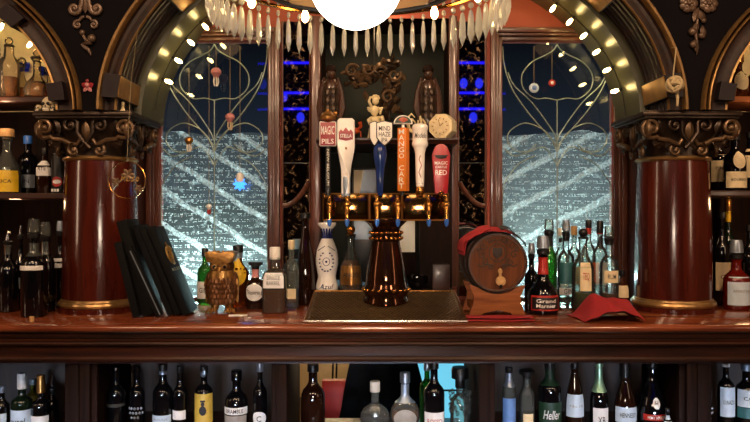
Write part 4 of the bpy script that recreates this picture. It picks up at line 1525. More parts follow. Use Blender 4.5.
for lb, px, top, wd, kd, bm_, cp, lbs, ex in U:
    d = ex.get('d', 3.34)
    t = bottle(lb, px, d, ZB, top, wd, kd, bm_, cp, lbs, group=GU_L, sy=ex.get('sy', 1.0), neck=ex.get('neck'), liquid=ex.get('liquid'))
    s = d / F
    if 'collar' in ex:
        py, w_ = ex['collar']
        z = Z(py, d) - ZB
        MB().lathe([(w_ * s * 0.30, z + 8 * s), (w_ * s * 0.44, z + 3 * s), (w_ * s * 0.52, z), (w_ * s * 0.50, z - 1.5 * s), (w_ * s * 0.44, z - 2 * s)], 24, cap=False).build('collar', 'g_clear2', t)
    if 'studs' in ex:
        mb = MB()
        r_ = wd * s / 2
        for row in range(3):
            for k in range(-2 + row // 2, 3 - row // 2):
                a = (k + (0.5 if row % 2 else 0)) * 0.42
                mb.ball((r_ * 1.0 * sin(a), -r_ * 1.0 * cos(a), Z(407 + row * 4.5, d) - ZB), 0.0065, (1, 0.5, 1), 8, 6)
        mb.build('studs', 'cap_silver', t)
    if 'seal' in ex:
        py, w_ = ex['seal']
        MB().ball((0, -wd * s * 0.18, Z(py, d) - ZB), w_ * s, (1, 0.35, 1.2), 12, 8).build('seal', 'cap_silver', t)
    if 'mark' in ex:
        z = Z(406, d) - ZB
        r_ = wd * s / 2 * 1.014 + 0.002
        mb = MB()
        mb.ball((0.004, -r_, z - 0.012), 0.017, (1, 0.12, 1.3), 12, 8).ball((0.004, -r_, z + 0.018), 0.009, (1, 0.15, 1.2), 10, 8).box((0.004, -r_, z + 0.032), (0.022, 0.003, 0.008))
        mb.build('emblem', 'ink', t)
    if 'cut' in ex:
        mb = MB()
        r_ = wd * s / 2
        for row in range(4):
            for k in range(8):
                a = 2 * pi * (k + 0.5 * (row % 2)) / 8
                mb.ball((r_ * 0.96 * sin(a), -r_ * 0.96 * cos(a), Z(393 + row * 6, d) - ZB), 0.011, (1, 1, 1.2), 6, 4)
        mb.build('facets', 'g_clear', t, smooth=False)

# things seen through the middle opening
o = MB().b2((X(322, 4.5), 4.5, 0.0), (X(352, 4.5), 4.57, Z(381, 4.5)), 0.004).build('red_crate', 'red_box')
tag(o, 'red box standing in the passage seen under the counter', 'box')
ck_ = thing('drinks_cooler', 'cyan lit drinks cooler glowing in the passage under the counter', 'cooler', (X(449, 4.8), 4.8, 0))
hw = 0.26
MB().b2((-hw, 0.02, 0), (hw, 0.5, 0.93), 0.004).build('body', 'steel', ck_)
MB().b2((-hw + 0.03, 0.005, 0.06), (hw - 0.03, 0.02, 0.90)).build('lit_panel', 'cooler_light', ck_)
for zz_ in (0.35, 0.62):
    MB().b2((-hw + 0.03, -0.01, zz_), (hw - 0.03, 0.004, zz_ + 0.012)).build('rack', 'steel', ck_)
for sg in (-1, 1):
    a, b = sorted((sg * hw, sg * (hw - 0.03)))
    MB().b2((a, -0.012, 0.03), (b, 0.02, 0.93), 0.003).build('door_frame', 'steel', ck_)


def coat(u, v):
    a = 2 * pi * u
    w_ = 0.13 + 0.17 * (1 - v) ** 0.8
    fold = 1 + 0.14 * sin(9 * a + 3 * v) * (1 - v * 0.5) + 0.06 * sin(4 * a)
    return Vector((w_ * fold * cos(a), 0.10 * fold * sin(a), 0.86 * v))
ct_ = thing('dark_coat', 'black blue coat hanging in the passage under the counter', 'coat', (X(384, 4.3), 4.28, 0.002))
MB().grid(coat, 48, 14, closed_u=True).build('cloth', 'coat_cloth', ct_)
MB().tube([(-0.12, 0, 0.84), (0, 0, 0.88), (0.12, 0, 0.84)], 0.012, 8).build('hanger', 'black', ct_)
wr = thing('wire_rack', 'thin black wire rack against the cream passage wall', 'rack', (X(338, 4.85), 4.85, 0))
for (a, b) in ((-0.05, -0.02), (-0.02, 0.0), (0.09, 0.16), (0.11, 0.18)):
    MB().tube([(a, 0, 0), (b, 0, 0.95)] if a < 0.05 else [(b + 0.06, 0, 0.0), (a - 0.05, 0, 0.95)], 0.007, 6).build('wire', 'black', wr)
MB().tube([(-0.08, 0, 0.3), (0.2, 0, 0.3)], 0.006, 6).build('crossbar', 'black', wr)


# ------------------------------------------------------------------ drip tray and beer tower
D0, D1 = 3.16, 3.68
ZT0, ZT1 = CT + 0.006, CT + 0.082
tx0, tx1 = X(304, D0), X(468, D0)
tray = thing('drip_tray', 'sloping perforated brass drip tray under the beer tower', 'drip tray', ((tx0 + tx1) / 2, D0, CT))
hw = (tx1 - tx0) / 2
MB().xprism([(0, 0), (0, ZT0 - CT - 0.002), (D1 - D0, ZT1 - CT - 0.002), (D1 - D0, 0)], -hw, hw).build('pan', 'tray_metal', tray, smooth=False)
sl = math.atan2(ZT1 - ZT0, D1 - D0)
MB().xprism([(0.012, ZT0 - CT - 0.0015 + 0.012 * math.tan(sl)), (0.012, ZT0 - CT + 0.001 + 0.012 * math.tan(sl)), (D1 - D0 - 0.012, ZT1 - CT + 0.001 - 0.012 * math.tan(sl)), (D1 - D0 - 0.012, ZT1 - CT - 0.0015 - 0.012 * math.tan(sl))], -hw + 0.012, hw - 0.012).build('grille', 'tray_mesh', tray, smooth=False)
zt = lambda y: ZT0 - CT + y * math.tan(sl)
mb = MB()
nxg, nyg = 36, 24
gx, gy = (2 * hw - 0.04) / nxg, (D1 - D0 - 0.04) / nyg
for i in range(nxg):
    for j in range(nyg):
        cxg = -hw + 0.02 + gx * (i + 0.5 + (0.25 if j % 2 else -0.25))
        cyg = 0.02 + gy * (j + 0.5)
        zg = zt(cyg) + 0.0012
        q4 = [mb.bm.verts.new((cxg + u * gx * 0.46, cyg + v * gy * 0.46, zg + v * gy * 0.46 * math.tan(sl))) for u, v in ((-1, 0), (0, -1), (1, 0), (0, 1))]
        tp = mb.bm.verts.new((cxg, cyg, zg + 0.006))
        for k in range(4):
            mb.bm.faces.new((q4[k], q4[(k + 1) % 4], tp))
mb.build('raised_studs', 'tray_metal', tray, smooth=False)['kind'] = 'stuff'
for a, b in (((-hw, 0.004), (hw, 0.004)), ((-hw, D1 - D0 - 0.004), (hw, D1 - D0 - 0.004)), ((-hw + 0.004, 0), (-hw + 0.004, D1 - D0)), ((hw - 0.004, 0), (hw - 0.004, D1 - D0))):
    MB().tube([(a[0], a[1], zt(a[1])), (b[0], b[1], zt(b[1]))], 0.0055, 8).build('rim', 'steel' if a[1] == b[1] and a[1] < 0.1 else 'brass_dark', tray)

TD = 3.48
tz = CT + zt(TD - D0) + 0.0085
tower = thing('beer_tower', 'polished copper beer tower with six taps on the drip tray', 'beer tower', (X(386, TD), TD, tz))
s = TD / F
ty = lambda py: Z(py, TD) - tz
prof = [(23, None, -0.004), (23, None, 0.010), (21, None, 0.016), (22.5, 291, None), (22.5, 287, None), (20.5, 284, None), (20.5, 278, None), (19, 268, None), (16.5, 255, None), (14.5, 245, None), (13.5, 240, None)]
pr = [(r * s, z if z is not None else ty(py)) for r, py, z in prof]
ft = MB().lathe(pr, 40)
for v in ft.bm.verts:
    if v.co.z < 0.012:
        v.co.z = max(v.co.z, 0.0) + v.co.y * math.tan(sl)
ft.build('pedestal', 'copper_dark', tower, angle=60)
MB().lathe([(13.5 * s, ty(241)), (15.5 * s, ty(240)), (16 * s, ty(238)), (15 * s, ty(236)), (16 * s, ty(234)), (15.5 * s, ty(231)), (13.5 * s, ty(230))], 40).build('collar', 'copper_dark', tower, angle=60)
for row, (py, rr) in enumerate(((238, 16.0), (232.5, 16.0), (289, 22.8))):
    mb = MB()
    for k in range(20):
        a = 2 * pi * k / 20
        mb.ball((rr * s * sin(a), -rr * s * cos(a), ty(py)), 0.0075 if row < 2 else 0.009, (1, 1, 1), 8, 6)
    mb.build('beading', 'brass', tower)
MB().lathe([(13.5 * s, ty(230)), (15 * s, ty(227)), (19 * s, ty(223)), (21 * s, ty(221)), (21 * s, ty(219))], 40).build('flare', 'copper_dark', tower, angle=60)
bx0, bx1 = (324 - 386) * s, (447 - 386) * s
zb0, zb1 = ty(220), ty(194)
for (a, b, yo) in ((324, 369, 0.0), (370, 401, -0.02), (402, 447, 0.0)):
    p = MB().b2(((a - 386) * s, -0.06 + yo, zb0), ((b - 386) * s, 0.06, zb1), 0.004).build('manifold', 'brass_mirror', tower)
    f = MB()
    c0, c1 = Vector(((a - 386) * s, -0.064 + yo, zb0)), Vector(((b - 386) * s, -0.064 + yo, zb1))
    f.tube([(c0.x, c0.y, c0.z), (c1.x, c0.y, c0.z), (c1.x, c0.y, c1.z), (c0.x, c0.y, c1.z)], 0.004, 6, closed=True)
    f.build('frame', 'cap_gold', p)
fx = [331, 348, 377, 397, 427, 444]
for i, px in enumerate(fx):
    x = (px - 386) * s
    yb = -0.085 if i in (2, 3) else -0.065
    fc = MB().tube([(x, yb + 0.01, ty(206)), (x, yb - 0.035, ty(206)), (x, yb - 0.047, ty(208)), (x, yb - 0.052, ty(213)), (x, yb - 0.054, ty(219))], [0.014, 0.015, 0.014, 0.011, 0.009], 12)
    fc.ball((x, yb - 0.034, ty(205)), 0.019, (1, 1, 1), 14, 10).tube([(x, yb - 0.034, ty(205)), (x, yb - 0.034, ty(196))], [0.011, 0.008], 10)
    fo = fc.build('faucet', 'brass', tower)
    MB().lathe([(0.010, ty(219)), (0.011, ty(221)), (0.009, ty(224)), (0.004, ty(226))], 12, c=(x, yb - 0.054, 0)).build('spout_plug', 'cap_blue', fo)
# ---- tap handles
HD = TD - 0.10
hs = HD / F
TG = 'tap handles on the beer tower'


def handle(label, px, base_py=196):
    return thing('tap_handle', label, 'tap handle', P(px, base_py - 0.4, HD), 0, TG)


def hz(py):
    return (196 - py) * hs


# red and white square sign on a dark post
t = handle('tap handle with red and white square sign on black post', 328)
MB().lathe([(2.2 * hs, 0), (3.0 * hs, hz(190)), (2.6 * hs, hz(185)), (2.6 * hs, hz(147))], 14).build('post', 'black', t)
lettering('NEW BELGIUM', 36 * hs, 2.6 * hs, t, (0.2 * hs, -2.7 * hs - 0.0006, hz(168)), 'cap_white', rot=Matrix.Rotation(radians(90), 3, 'Y'))
sg_ = MB().box((0, -0.004, hz(134.5)), (17 * hs, 0.016, 25 * hs), 0.006).build('sign', 'white', t)
MB().box((0, -0.0135, hz(134.5)), (15 * hs, 0.003, 23 * hs), 0.001).build('sign_face', 'red_sign', sg_)
lettering('MAGIC', 13 * hs, 8.5 * hs, sg_, (0, -0.0156, hz(131)), 'white')
lettering('PILS', 12 * hs, 5.0 * hs, sg_, (0, -0.0156, hz(142)), 'white')
MB().lathe([(2.5 * hs, hz(123)), (8 * hs, hz(120)), (8.2 * hs, hz(117)), (5 * hs, hz(113)), (2.5 * hs, hz(112)), (2.0 * hs, hz(110)), (0.001, hz(109))], 18).build('finial', 'brass_dark', t)
# white twisted with crest
t = handle('white twisted tap handle with red crest', 346)
def tw(u, v):
    a = 2 * pi * u
    py = 194 - 75 * v
    k = max(0, min(1, (178 - py) / 35))
    w_ = (4.2 + 4.6 * k * k * (3 - 2 * k)) * hs
    th = (4.2 - 1.3 * k) * hs
    rot = (1 - k) * 1.4
    n_ = 5
    ca, sa = cos(a), sin(a)
    kk = (abs(ca) ** n_ + abs(sa) ** n_) ** (-1 / n_)
    x, y = w_ * kk * sa, -th * kk * ca
    top = max(0, (v - 0.965) / 0.035)
    f = 1 - 0.25 * top ** 2
    return Vector(((x * cos(rot) - y * sin(rot)) * f, (x * sin(rot) + y * cos(rot)) * f, hz(py)))
mb = MB()
mb.grid(tw, 28, 40, closed_u=True)
mb.bm.verts.ensure_lookup_table()
mb.box((0, 0, hz(119.3)), (12.5 * hs, 3.6 * hs, 1.0 * hs))
mb.build('grip', 'ceramic', t)
MB().lathe([(4.6 * hs, -0.002), (4.6 * hs, hz(192)), (4.9 * hs, hz(185)), (4.7 * hs, hz(178)), (4.0 * hs, hz(176))], 16).build('ferrule', 'cap_silver', t)
cr = MB()
cr.prism([(-7 * hs, hz(140)), (-7 * hs, hz(133)), (-5 * hs, hz(130)), (-3 * hs, hz(132)), (0, hz(128)), (3 * hs, hz(132)), (5 * hs, hz(130)), (7 * hs, hz(133)), (7 * hs, hz(140)), (0, hz(141.5))], -3.4 * hs, -2.4 * hs, 0.0008)
cro = cr.build('crest', 'red_sign', t)
lettering('STELLA', 11.5 * hs, 3.6 * hs, cro, (0, -3.4 * hs - 0.0008, hz(136.5)), 'white')
MB().ball((0, -3.1 * hs, hz(149)), 0.0055, (1, 0.4, 1.3), 10, 8).build('seal', 'brass_dark', t)
# blue with shield
t = handle('dark blue tap handle topped by white shields', 380)
MB().lathe([(2.2 * hs, 0), (3.2 * hs, hz(192)), (3.6 * hs, hz(180)), (4.6 * hs, hz(168)), (6.6 * hs, hz(158)), (6.9 * hs, hz(151)), (6.0 * hs, hz(147.5)), (4.0 * hs, hz(145)), (2.0 * hs, hz(144)), (2.0 * hs, hz(130)), (0.001, hz(129))], 20).build('grip', 'blue_tap', t)
for (ax, sx, wdt, txt, yy) in ((4.5, 0.0, 7.4, ('MIND', 'HAZE', 'IPA'), -0.012), (-5.5, 0.6, 4.4, ('I',), -0.002)):
    poly = [(-1, 124), (0, 122.3), (1, 124), (1, 138), (0.6, 142), (0, 146), (-0.6, 142), (-1, 138)]
    MB().prism([((ax + u * (wdt + 0.9)) * hs, hz(134 + (v - 134) * 1.08)) for u, v in poly], yy - 0.006, yy + 0.002, 0.002).build('shield_border', 'ink', t)
    sh = MB().prism([((ax + u * wdt) * hs, hz(v)) for u, v in poly], yy - 0.010, yy, 0.002).build('shield', 'white', t)
    if len(txt) > 1:
        for k, tx in enumerate(txt):
            lettering(tx, (11.5 if k < 2 else 6) * hs, 4.6 * hs, sh, (ax * hs, yy - 0.0108, hz(129.3 + k * 5.8)), 'ink')
# orange with fruit slice
t = handle('square orange tap handle topped by a fruit slice', 402)
MB().lathe([(2.2 * hs, 0), (2.6 * hs, hz(193)), (2.6 * hs, hz(190))], 12).build('ferrule', 'black', t)
og = MB().box((1.5 * hs, 0, hz(160)), (9.0 * hs, 9.0 * hs, 63 * hs), 0.002, Matrix.Rotation(radians(-28), 3, 'Z')).build('grip', 'orange', t)
Rm = Matrix.Rotation(radians(28 - 0), 3, 'Z')
rot28 = Matrix.Rotation(radians(-28), 3, 'Z')
nrm = rot28 @ Vector((0, -1, 0))
for k, ch_ in enumerate('MANGO CART'):
    if ch_ == ' ':
        continue
    pos = Vector((1.5 * hs, 0, 0)) + (rot28 @ Vector((0, -4.5 * hs - 0.0012, 0)))
    lettering(ch_, 5.8 * hs, 5.0 * hs, og, (pos.x, pos.y, hz(132.5 + k * 6.0)), 'white', rot=rot28)
pos2 = Vector((1.5 * hs, 0, 0)) + (rot28 @ Vector((-4.5 * hs - 0.0012, 0, 0)))
MB().lathe([(1.4 * hs, hz(129)), (1.4 * hs, hz(125))], 10, c=(1.0 * hs, 0, 0)).build('stem', 'white', t)
cx_, cz_ = 1.0 * hs, hz(124.5)
fan = [(cx_ + 9.5 * hs * cos(pi * k / 16), cz_ + 8.6 * hs * sin(pi * k / 16)) for k in range(17)]
fs = MB().prism(fan, -0.012, 0.012, 0.002).build('fruit_slice', 'white', t)
fan = [(cx_ + 8.2 * hs * cos(pi * k / 16), cz_ + 0.8 * hs + 6.8 * hs * sin(pi * k / 16)) for k in range(17)]
MB().prism(fan, -0.0135, -0.011, 0.0005).build('rind', 'green_label', fs)
fan = [(cx_ + 5.6 * hs * cos(0.5 + (pi - 1.0) * k / 10), cz_ + 1.2 * hs + 5.2 * hs * sin(0.5 + (pi - 1.0) * k / 10)) for k in range(11)] + [(cx_, cz_ + 1.2 * hs)]
MB().prism(fan, -0.0150, -0.0125, 0.0005).build('flesh', 'orange_red', fs)
# white pillar
t = handle('white fluted tap handle with thick labelled head', 420)
MB().lathe([(3 * hs, 0), (4.4 * hs, hz(193)), (4.4 * hs, hz(189)), (3.6 * hs, hz(187)), (4.0 * hs, hz(184))], 16).build('ferrule', 'brass', t)
MB().lathe([(3.8 * hs, hz(187)), (4.2 * hs, hz(180)), (4.6 * hs, hz(165)), (4.8 * hs, hz(154)), (6.0 * hs, hz(149)), (6.6 * hs, hz(147))], 20).build('grip', 'white', t)
hd_ = MB().lathe([(6.6 * hs, hz(148)), (8.0 * hs, hz(146)), (8.0 * hs, hz(143)), (7.4 * hs, hz(142)), (7.4 * hs, hz(131)), (8.0 * hs, hz(130)), (8.0 * hs, hz(127)), (6.6 * hs, hz(125)), (3 * hs, hz(124)), (0.001, hz(124))], 24).build('head', 'white', t)
lettering('Modelo', 13 * hs, 5.2 * hs, hd_, (0, -7.4 * hs - 0.001, hz(136.5)), 'ink', bend=7.4 * hs)
mb = MB()
mb.tube([(0.2 * hs, -4.9 * hs, hz(156)), (-1.2 * hs, -4.9 * hs, hz(160)), (1.0 * hs, -4.9 * hs, hz(166)), (-1.4 * hs, -4.8 * hs, hz(173)), (0.8 * hs, -4.7 * hs, hz(178))], 0.0022, 6)
mb.build('swirl', 'red_sign', t)
# red paddle
t = handle('flat red paddle tap handle with round top', 441)
MB().lathe([(2.4 * hs, 0), (3.2 * hs, hz(194)), (3.2 * hs, hz(192))], 12).build('ferrule', 'brass', t)
poly = [(-6.2, 194), (6.4, 194), (9.2, 156), (8.2, 152.5), (7.4, 151)]
poly += [(7.2 * cos(pi * k / 12), 151 - 6.6 * sin(pi * k / 12)) for k in range(1, 12)]
poly += [(-7.4, 151), (-8.2, 152.5), (-9.2, 156)]
pd = MB().prism([(u * hs, hz(v)) for u, v in poly], -0.008, 0.008, 0.003).build('paddle', 'red_tap', t)
MB().prism([(u * hs, hz(v)) for u, v in ((-7.2, 155.5), (7.2, 155.5), (5, 158.5), (0, 159.5), (-5, 158.5))], -0.0095, -0.0078, 0.0004).build('band', 'black_label', pd)
lettering('MAGIC', 13.0 * hs, 3.2 * hs, pd, (0, -0.0090, hz(163.5)), 'white')
lettering('CASTLE', 11.5 * hs, 2.2 * hs, pd, (0, -0.0090, hz(167.5)), 'white')
lettering('RED', 11.5 * hs, 5.0 * hs, pd, (0, -0.0090, hz(173)), 'white')

# ------------------------------------------------------------------ barrel, cradle, cloths
BD = 3.29
bx, bz = X(497.5, BD), Z(263, BD)
BR = 28.6 * BD / F
BL = 0.30
bar = thing('barrel', 'small dark oak barrel with carved crest and wooden spigot', 'barrel', (bx, BD, bz))
Rx = Matrix.Rotation(radians(-90), 3, 'X')     # lathe z axis -> +Y
pr = [(BR * (1 + 0.12 * sin(pi * k / 12)), BL * k / 12) for k in range(13)]
MB().lathe(pr, 40, mat=Rx).build('staves', 'stave', bar)
MB().lathe([(0.001, 0.0), (BR * 0.95, 0.0), (BR * 0.95, 0.012)], 40, mat=Rx, c=(0, -0.001, 0), cap=False).build('head', 'head_wood', bar)
MB().lathe([(BR * 0.945, 0.006), (BR * 0.945, -0.012), (BR * 1.01, -0.012), (BR * 1.01, 0.006)], 40, mat=Rx, cap=False).build('chime', 'stave', bar)
for y0 in (-0.010, 0.055, 0.20, 0.275):
    k0 = 1 + 0.12 * sin(pi * max(0, min(1, (y0 + 0.0) / BL)))
    k1 = 1 + 0.12 * sin(pi * max(0, min(1, (y0 + 0.028) / BL)))
    MB().lathe([(BR * k0 + 0.001, y0), (BR * k0 + 0.005, y0 + 0.001), (BR * k1 + 0.005, y0 + 0.027), (BR * k1 + 0.001, y0 + 0.028)], 40, mat=Rx, cap=False).build('hoop', 'iron', bar)
# crest
s = BD / F * 1.22
mb = MB()
yy = -0.004
mb.tube([(7.0 * s * cos(a_), yy, 8.5 * s + 7.2 * s * sin(a_)) for a_ in [2 * pi * k / 24 for k in range(24)]], 0.0024, 6, closed=True)
mb.prism([(-4 * s, 12.5 * s), (4 * s, 12.5 * s), (4 * s, 7 * s), (0, 3 * s), (-4 * s, 7 * s)], yy - 0.002, yy + 0.003, 0.001)
for sg in (-1, 1):
    for (cx_, cz_, R_, a0) in ((12, 14, 3.6, 0), (13.5, 7, 3.2, 1), (10.5, 1, 3.2, 2), (7, 18, 2.6, 3), (16, 11, 2.0, 1), (6, -3, 2.2, 0)):
        pts = spiral((sg * cx_ * s, cz_ * s), R_ * s, a0, 1.2, sg, 16)
        mb.tube([(p[0], yy, p[1]) for p in pts], 0.0026, 6)
    mb.tube([(sg * u * s, yy, v * s) for u, v in ((3, -2), (8, -1), (13, -3), (16, -1))], 0.0032, 6)
mb.tube([(u * s, yy, v * s) for u, v in ((-5, 17), (-2.5, 19.5), (0, 17.5), (2.5, 19.5), (5, 17))], 0.0026, 6)
mb.build('crest', 'crest_wood', bar)
s = BD / F
sp = MB().lathe([(0.012, 0), (0.016, 0.01), (0.016, 0.03), (0.022, 0.034), (0.022, 0.050), (0.012, 0.056), (0.001, 0.057)], 16, mat=Matrix.Rotation(radians(90), 3, 'X'), c=(1.5 * s, -0.004, -17 * s)).build('spigot', 'cork', bar)
MB().lathe([(0.007, 0), (0.007, 0.022), (0.010, 0.026), (0.010, 0.036), (0.004, 0.044), (0.001, 0.045)], 12, c=(1.5 * s, -0.030, -14.5 * s)).build('tap_key', 'cork', sp)
MB().tube([(1.5 * s, -0.045, -17 * s), (1.5 * s, -0.050, -21 * s), (1.5 * s, -0.050, -24 * s)], [0.010, 0.009, 0.006], 10).build('nozzle', 'iron', sp)

crd = thing('barrel_cradle', 'tan wooden cradle holding the small oak barrel', 'stand', (bx, BD, CT))
cz = bz - CT
for (y0, y1) in ((0.004, 0.030), (0.236, 0.26)):
    R_ = BR * (1.078 if y0 < 0.1 else 1.09)
    pts = [(-30 * s, 0.004), (-27.5 * s, 5 * s), (-24 * s, 15 * s), (-23.5 * s, 22 * s)]
    pts += [(-28 * s, 33 * s)]
    arc = []
    a_0, a_1 = radians(205), radians(335)
    for k in range(15):
        a_ = a_0 + (a_1 - a_0) * k / 14
        x_, z_ = R_ * cos(a_), cz + R_ * sin(a_)
        arc.append((x_, z_))
    pts += [p for p in arc if p[1] < 32.5 * s and abs(p[0]) < 26.5 * s]
    pts += [(28 * s, 33 * s), (23.5 * s, 22 * s), (24 * s, 15 * s), (27.5 * s, 5 * s), (30 * s, 0.004)]
    pts += [(17 * s, 0.004), (14 * s, 5 * s), (0, 8 * s), (-14 * s, 5 * s), (-17 * s, 0.004)]
    MB().prism(pts, y0, y1, 0.0015).build('end_board', 'oak', crd, angle=30)
for sg in (-1, 1):
    MB().box((sg * 22 * s, 0.127, 10 * s), (0.02, 0.2, 0.03), 0.002).build('rail', 'oak', crd)


def solid(o, th):
    m_ = o.modifiers.new('thickness', 'SOLIDIFY')
    m_.thickness = th
    m_.offset = 1
    sub = o.modifiers.new('smooth', 'SUBSURF')
    sub.levels = 1
    sub.render_levels = 1
    return o


# red cloth folded over the barrel
cl = thing('bar_cloth', 'red cloth with black edge draped over the top of the barrel', 'cloth', (bx, BD + 0.02, bz + BR))
def drape(u, v, lift=0.0, a0=-78, a1=38, y0=0.0, y1=0.20):
    a = radians(a0 + (a1 - a0) * u)
    y = y0 + (y1 - y0) * v + 0.018 * sin(5 * u + 1)
    R_ = BR * (1 + 0.12 * sin(pi * min(1, max(0, (y + 0.02) / BL)))) + 0.010 + lift + 0.006 * sin(9 * u + 4 * v) ** 2 + 0.012 * math.exp(-((u - 0.25) / 0.12) ** 2)
    return Vector((R_ * sin(a), y, R_ * cos(a) - BR))
solid(MB().grid(lambda u, v: drape(u, v), 26, 10).build('cloth', 'red_cloth', cl), 0.004)
solid(MB().grid(lambda u, v: drape(u, v, 0.010, -72, -8, 0.0, 0.16), 18, 8).build('fold', 'red_cloth_light', cl), 0.004)
solid(MB().grid(lambda u, v: drape(u, v, 0.006, 6, 60, -0.028, 0.07), 14, 5).build('black_edge', 'black', cl), 0.004)

nap = thing('bar_cloth', 'flat folded red cloth lying in front of the barrel cradle', 'cloth', (X(500, 3.2), 3.19, CT))
for k, (x0, x1, y0, y1, z0) in enumerate(((-0.155, 0.155, -0.010, 0.075, 0.006), (-0.15, 0.152, -0.006, 0.072, 0.014))):
    def flat(u, v, x0=x0, x1=x1, y0=y0, y1=y1, z0=z0):
        return Vector((x0 + (x1 - x0) * u, y0 + (y1 - y0) * v + 0.004 * sin(7 * u), z0 + 0.0016 * sin(9 * u + 3 * v) + 0.0016))
    solid(MB().grid(flat, 20, 6).build('layer', 'red_cloth', nap), 0.005)

tent = thing('bar_cloth', 'red cloth folded into a low tent on the counter before the right column', 'cloth', (X(610, 3.25), 3.16, CT))
s2 = 3.22 / F
def tentf(u, v):
    x = (-36 + 68 * u + (5 - 8 * u) * (1 - v)) * s2
    y = 0.24 * v
    ridge = min(1.0, 3.2 * u) * min(1.0, 9.0 * (1 - u))
    ridge = ridge * ridge * (3 - 2 * ridge)
    front = 0.052 * max(0, sin(pi * (u * 0.92 + 0.02))) ** 1.2
    back = 0.094 * ridge * (1 - 0.25 * max(0, u - 0.4))
    peak = 0.018 * math.exp(-((u - 0.36) / 0.20) ** 2) * sin(pi * min(1, v * 1.05))
    z = front + (back - front) * min(1, v * 1.3) + peak + 0.004 * sin(14 * u + 5 * v) * min(1, 3 * v) + 0.003 * sin(23 * u - 9 * v)
    if v > 0.75:
        z *= 1 - ((v - 0.75) / 0.25) ** 1.5 * 0.9
    return Vector((x, y - 0.02 * sin(pi * u), max(0.002, z)))
solid(MB().grid(tentf, 32, 14).build('cloth', 'red_cloth', tent), 0.004)
def innerf(u, v):
    p = tentf(0.15 + 0.7 * u, v * 0.6 + 0.04)
    return Vector((p.x, p.y + 0.006, max(0.0015, p.z - 0.012)))
solid(MB().grid(innerf, 20, 6).build('inner_shadow', 'black', tent), 0.003)  # black sheet standing in for the shadow inside the tent


# ------------------------------------------------------------------ menus
def menu(label, bpx, tpx, tpy, d0, width, th, emblem=False, page=False):
    s_ = d0 / F
    zb_ = CT + 0.001
    top = P(tpx, tpy, d0)
    botx = X(bpx, d0)
    t = thing('menu', label, 'menu', (botx, d0, zb_), 0, 'black menus leaning against the left column')
    ln = math.hypot(top.x - botx, top.z - zb_)
    ang = math.atan2(top.x - botx, top.z - zb_)     # lean (negative = left)
    R_ = Matrix.Rotation(ang, 4, 'Y')
    lift = th * abs(sin(ang))
    for k, (m_, a, b, ins) in enumerate((('leather', -th, -th + 0.003, 0), ('leather', -0.003, 0, 0))):
        MB().b2((a, 0, 0), (b, width, ln), 0.001).build('cover', m_, t, matrix=Matrix.Translation((0, 0, lift)) @ R_)
    MB().b2((-th, -0.0015, 0), (0, 0.003, ln), 0.001).build('spine', 'leather', t, matrix=Matrix.Translation((0, 0, lift)) @ R_)
    MB().b2((-th + 0.004, 0.004, 0.006), (-0.004, width - 0.006, ln - 0.006)).build('pages', 'black', t, matrix=Matrix.Translation((0, 0, lift)) @ R_)
    if page:
        MB().b2((-th * 0.45, -0.0035, 0.005), (-th * 0.30, -0.001, ln - 0.02)).build('page_edge', 'cap_silver', t, matrix=Matrix.Translation((0, 0, lift)) @ R_)
    if emblem:
        mb = MB()
        c = (0.0, width * 0.5, ln * 0.66)
        for q_ in range(3):
            w0, h0 = 0.055 - 0.012 * q_, 0.046 - 0.006 * q_
            pts = [(0.002, c[1] + w0 * cos(a_) * (1 - 0.12 * q_) * (1 if a_ < 4.2 else 0.6), c[2] + h0 * sin(a_) + 0.006 * q_) for a_ in [0.6 + q_ * 2.0 + 4.6 * k / 20 for k in range(21)]]
            mb.tube(pts, 0.0036, 5)
        mb.tube([(0.002, c[1] - 0.012, c[2] + 0.062), (0.002, c[1] + 0.02, c[2] + 0.03), (0.002, c[1] - 0.02, c[2]), (0.002, c[1] + 0.015, c[2] - 0.035)], 0.004, 5)
        mb.build('emblem', 'gold_ink', t, matrix=Matrix.Translation((0, 0, lift)) @ R_)
        me = lettering('MAGIC CASTLE', 0.13, 0.014, t, (0, 0, 0), 'gold_ink')
        me.matrix_parent_inverse.identity()
        me.matrix_local = Matrix.Translation((0, 0, lift)) @ R_ @ Matrix.Translation((0.0012, width * 0.5, ln * 0.50)) @ Matrix.Rotation(radians(90), 4, 'Z')
    return t


menu('front black menu with gold emblem leaning right of the other menus', 189, 153, 229, 3.36, 0.17, 0.030, emblem=True)
menu('black menu directly behind the gold emblem menu', 180.5, 144.5, 229, 3.365, 0.165, 0.028)
menu('black menu leaning third from the gold emblem menu', 173, 137, 227, 3.37, 0.16, 0.027)
menu('tallest black menu leaning closest to the left column', 153, 126.5, 222, 3.335, 0.16, 0.05)
menu('shorter black menu with silver page edge at the front of the leaning menus', 163, 131, 249, 3.315, 0.016, 0.034, page=True)
menu('short black menu leaning at the left end of the menus', 140, 121, 243, 3.300, 0.028, 0.034)


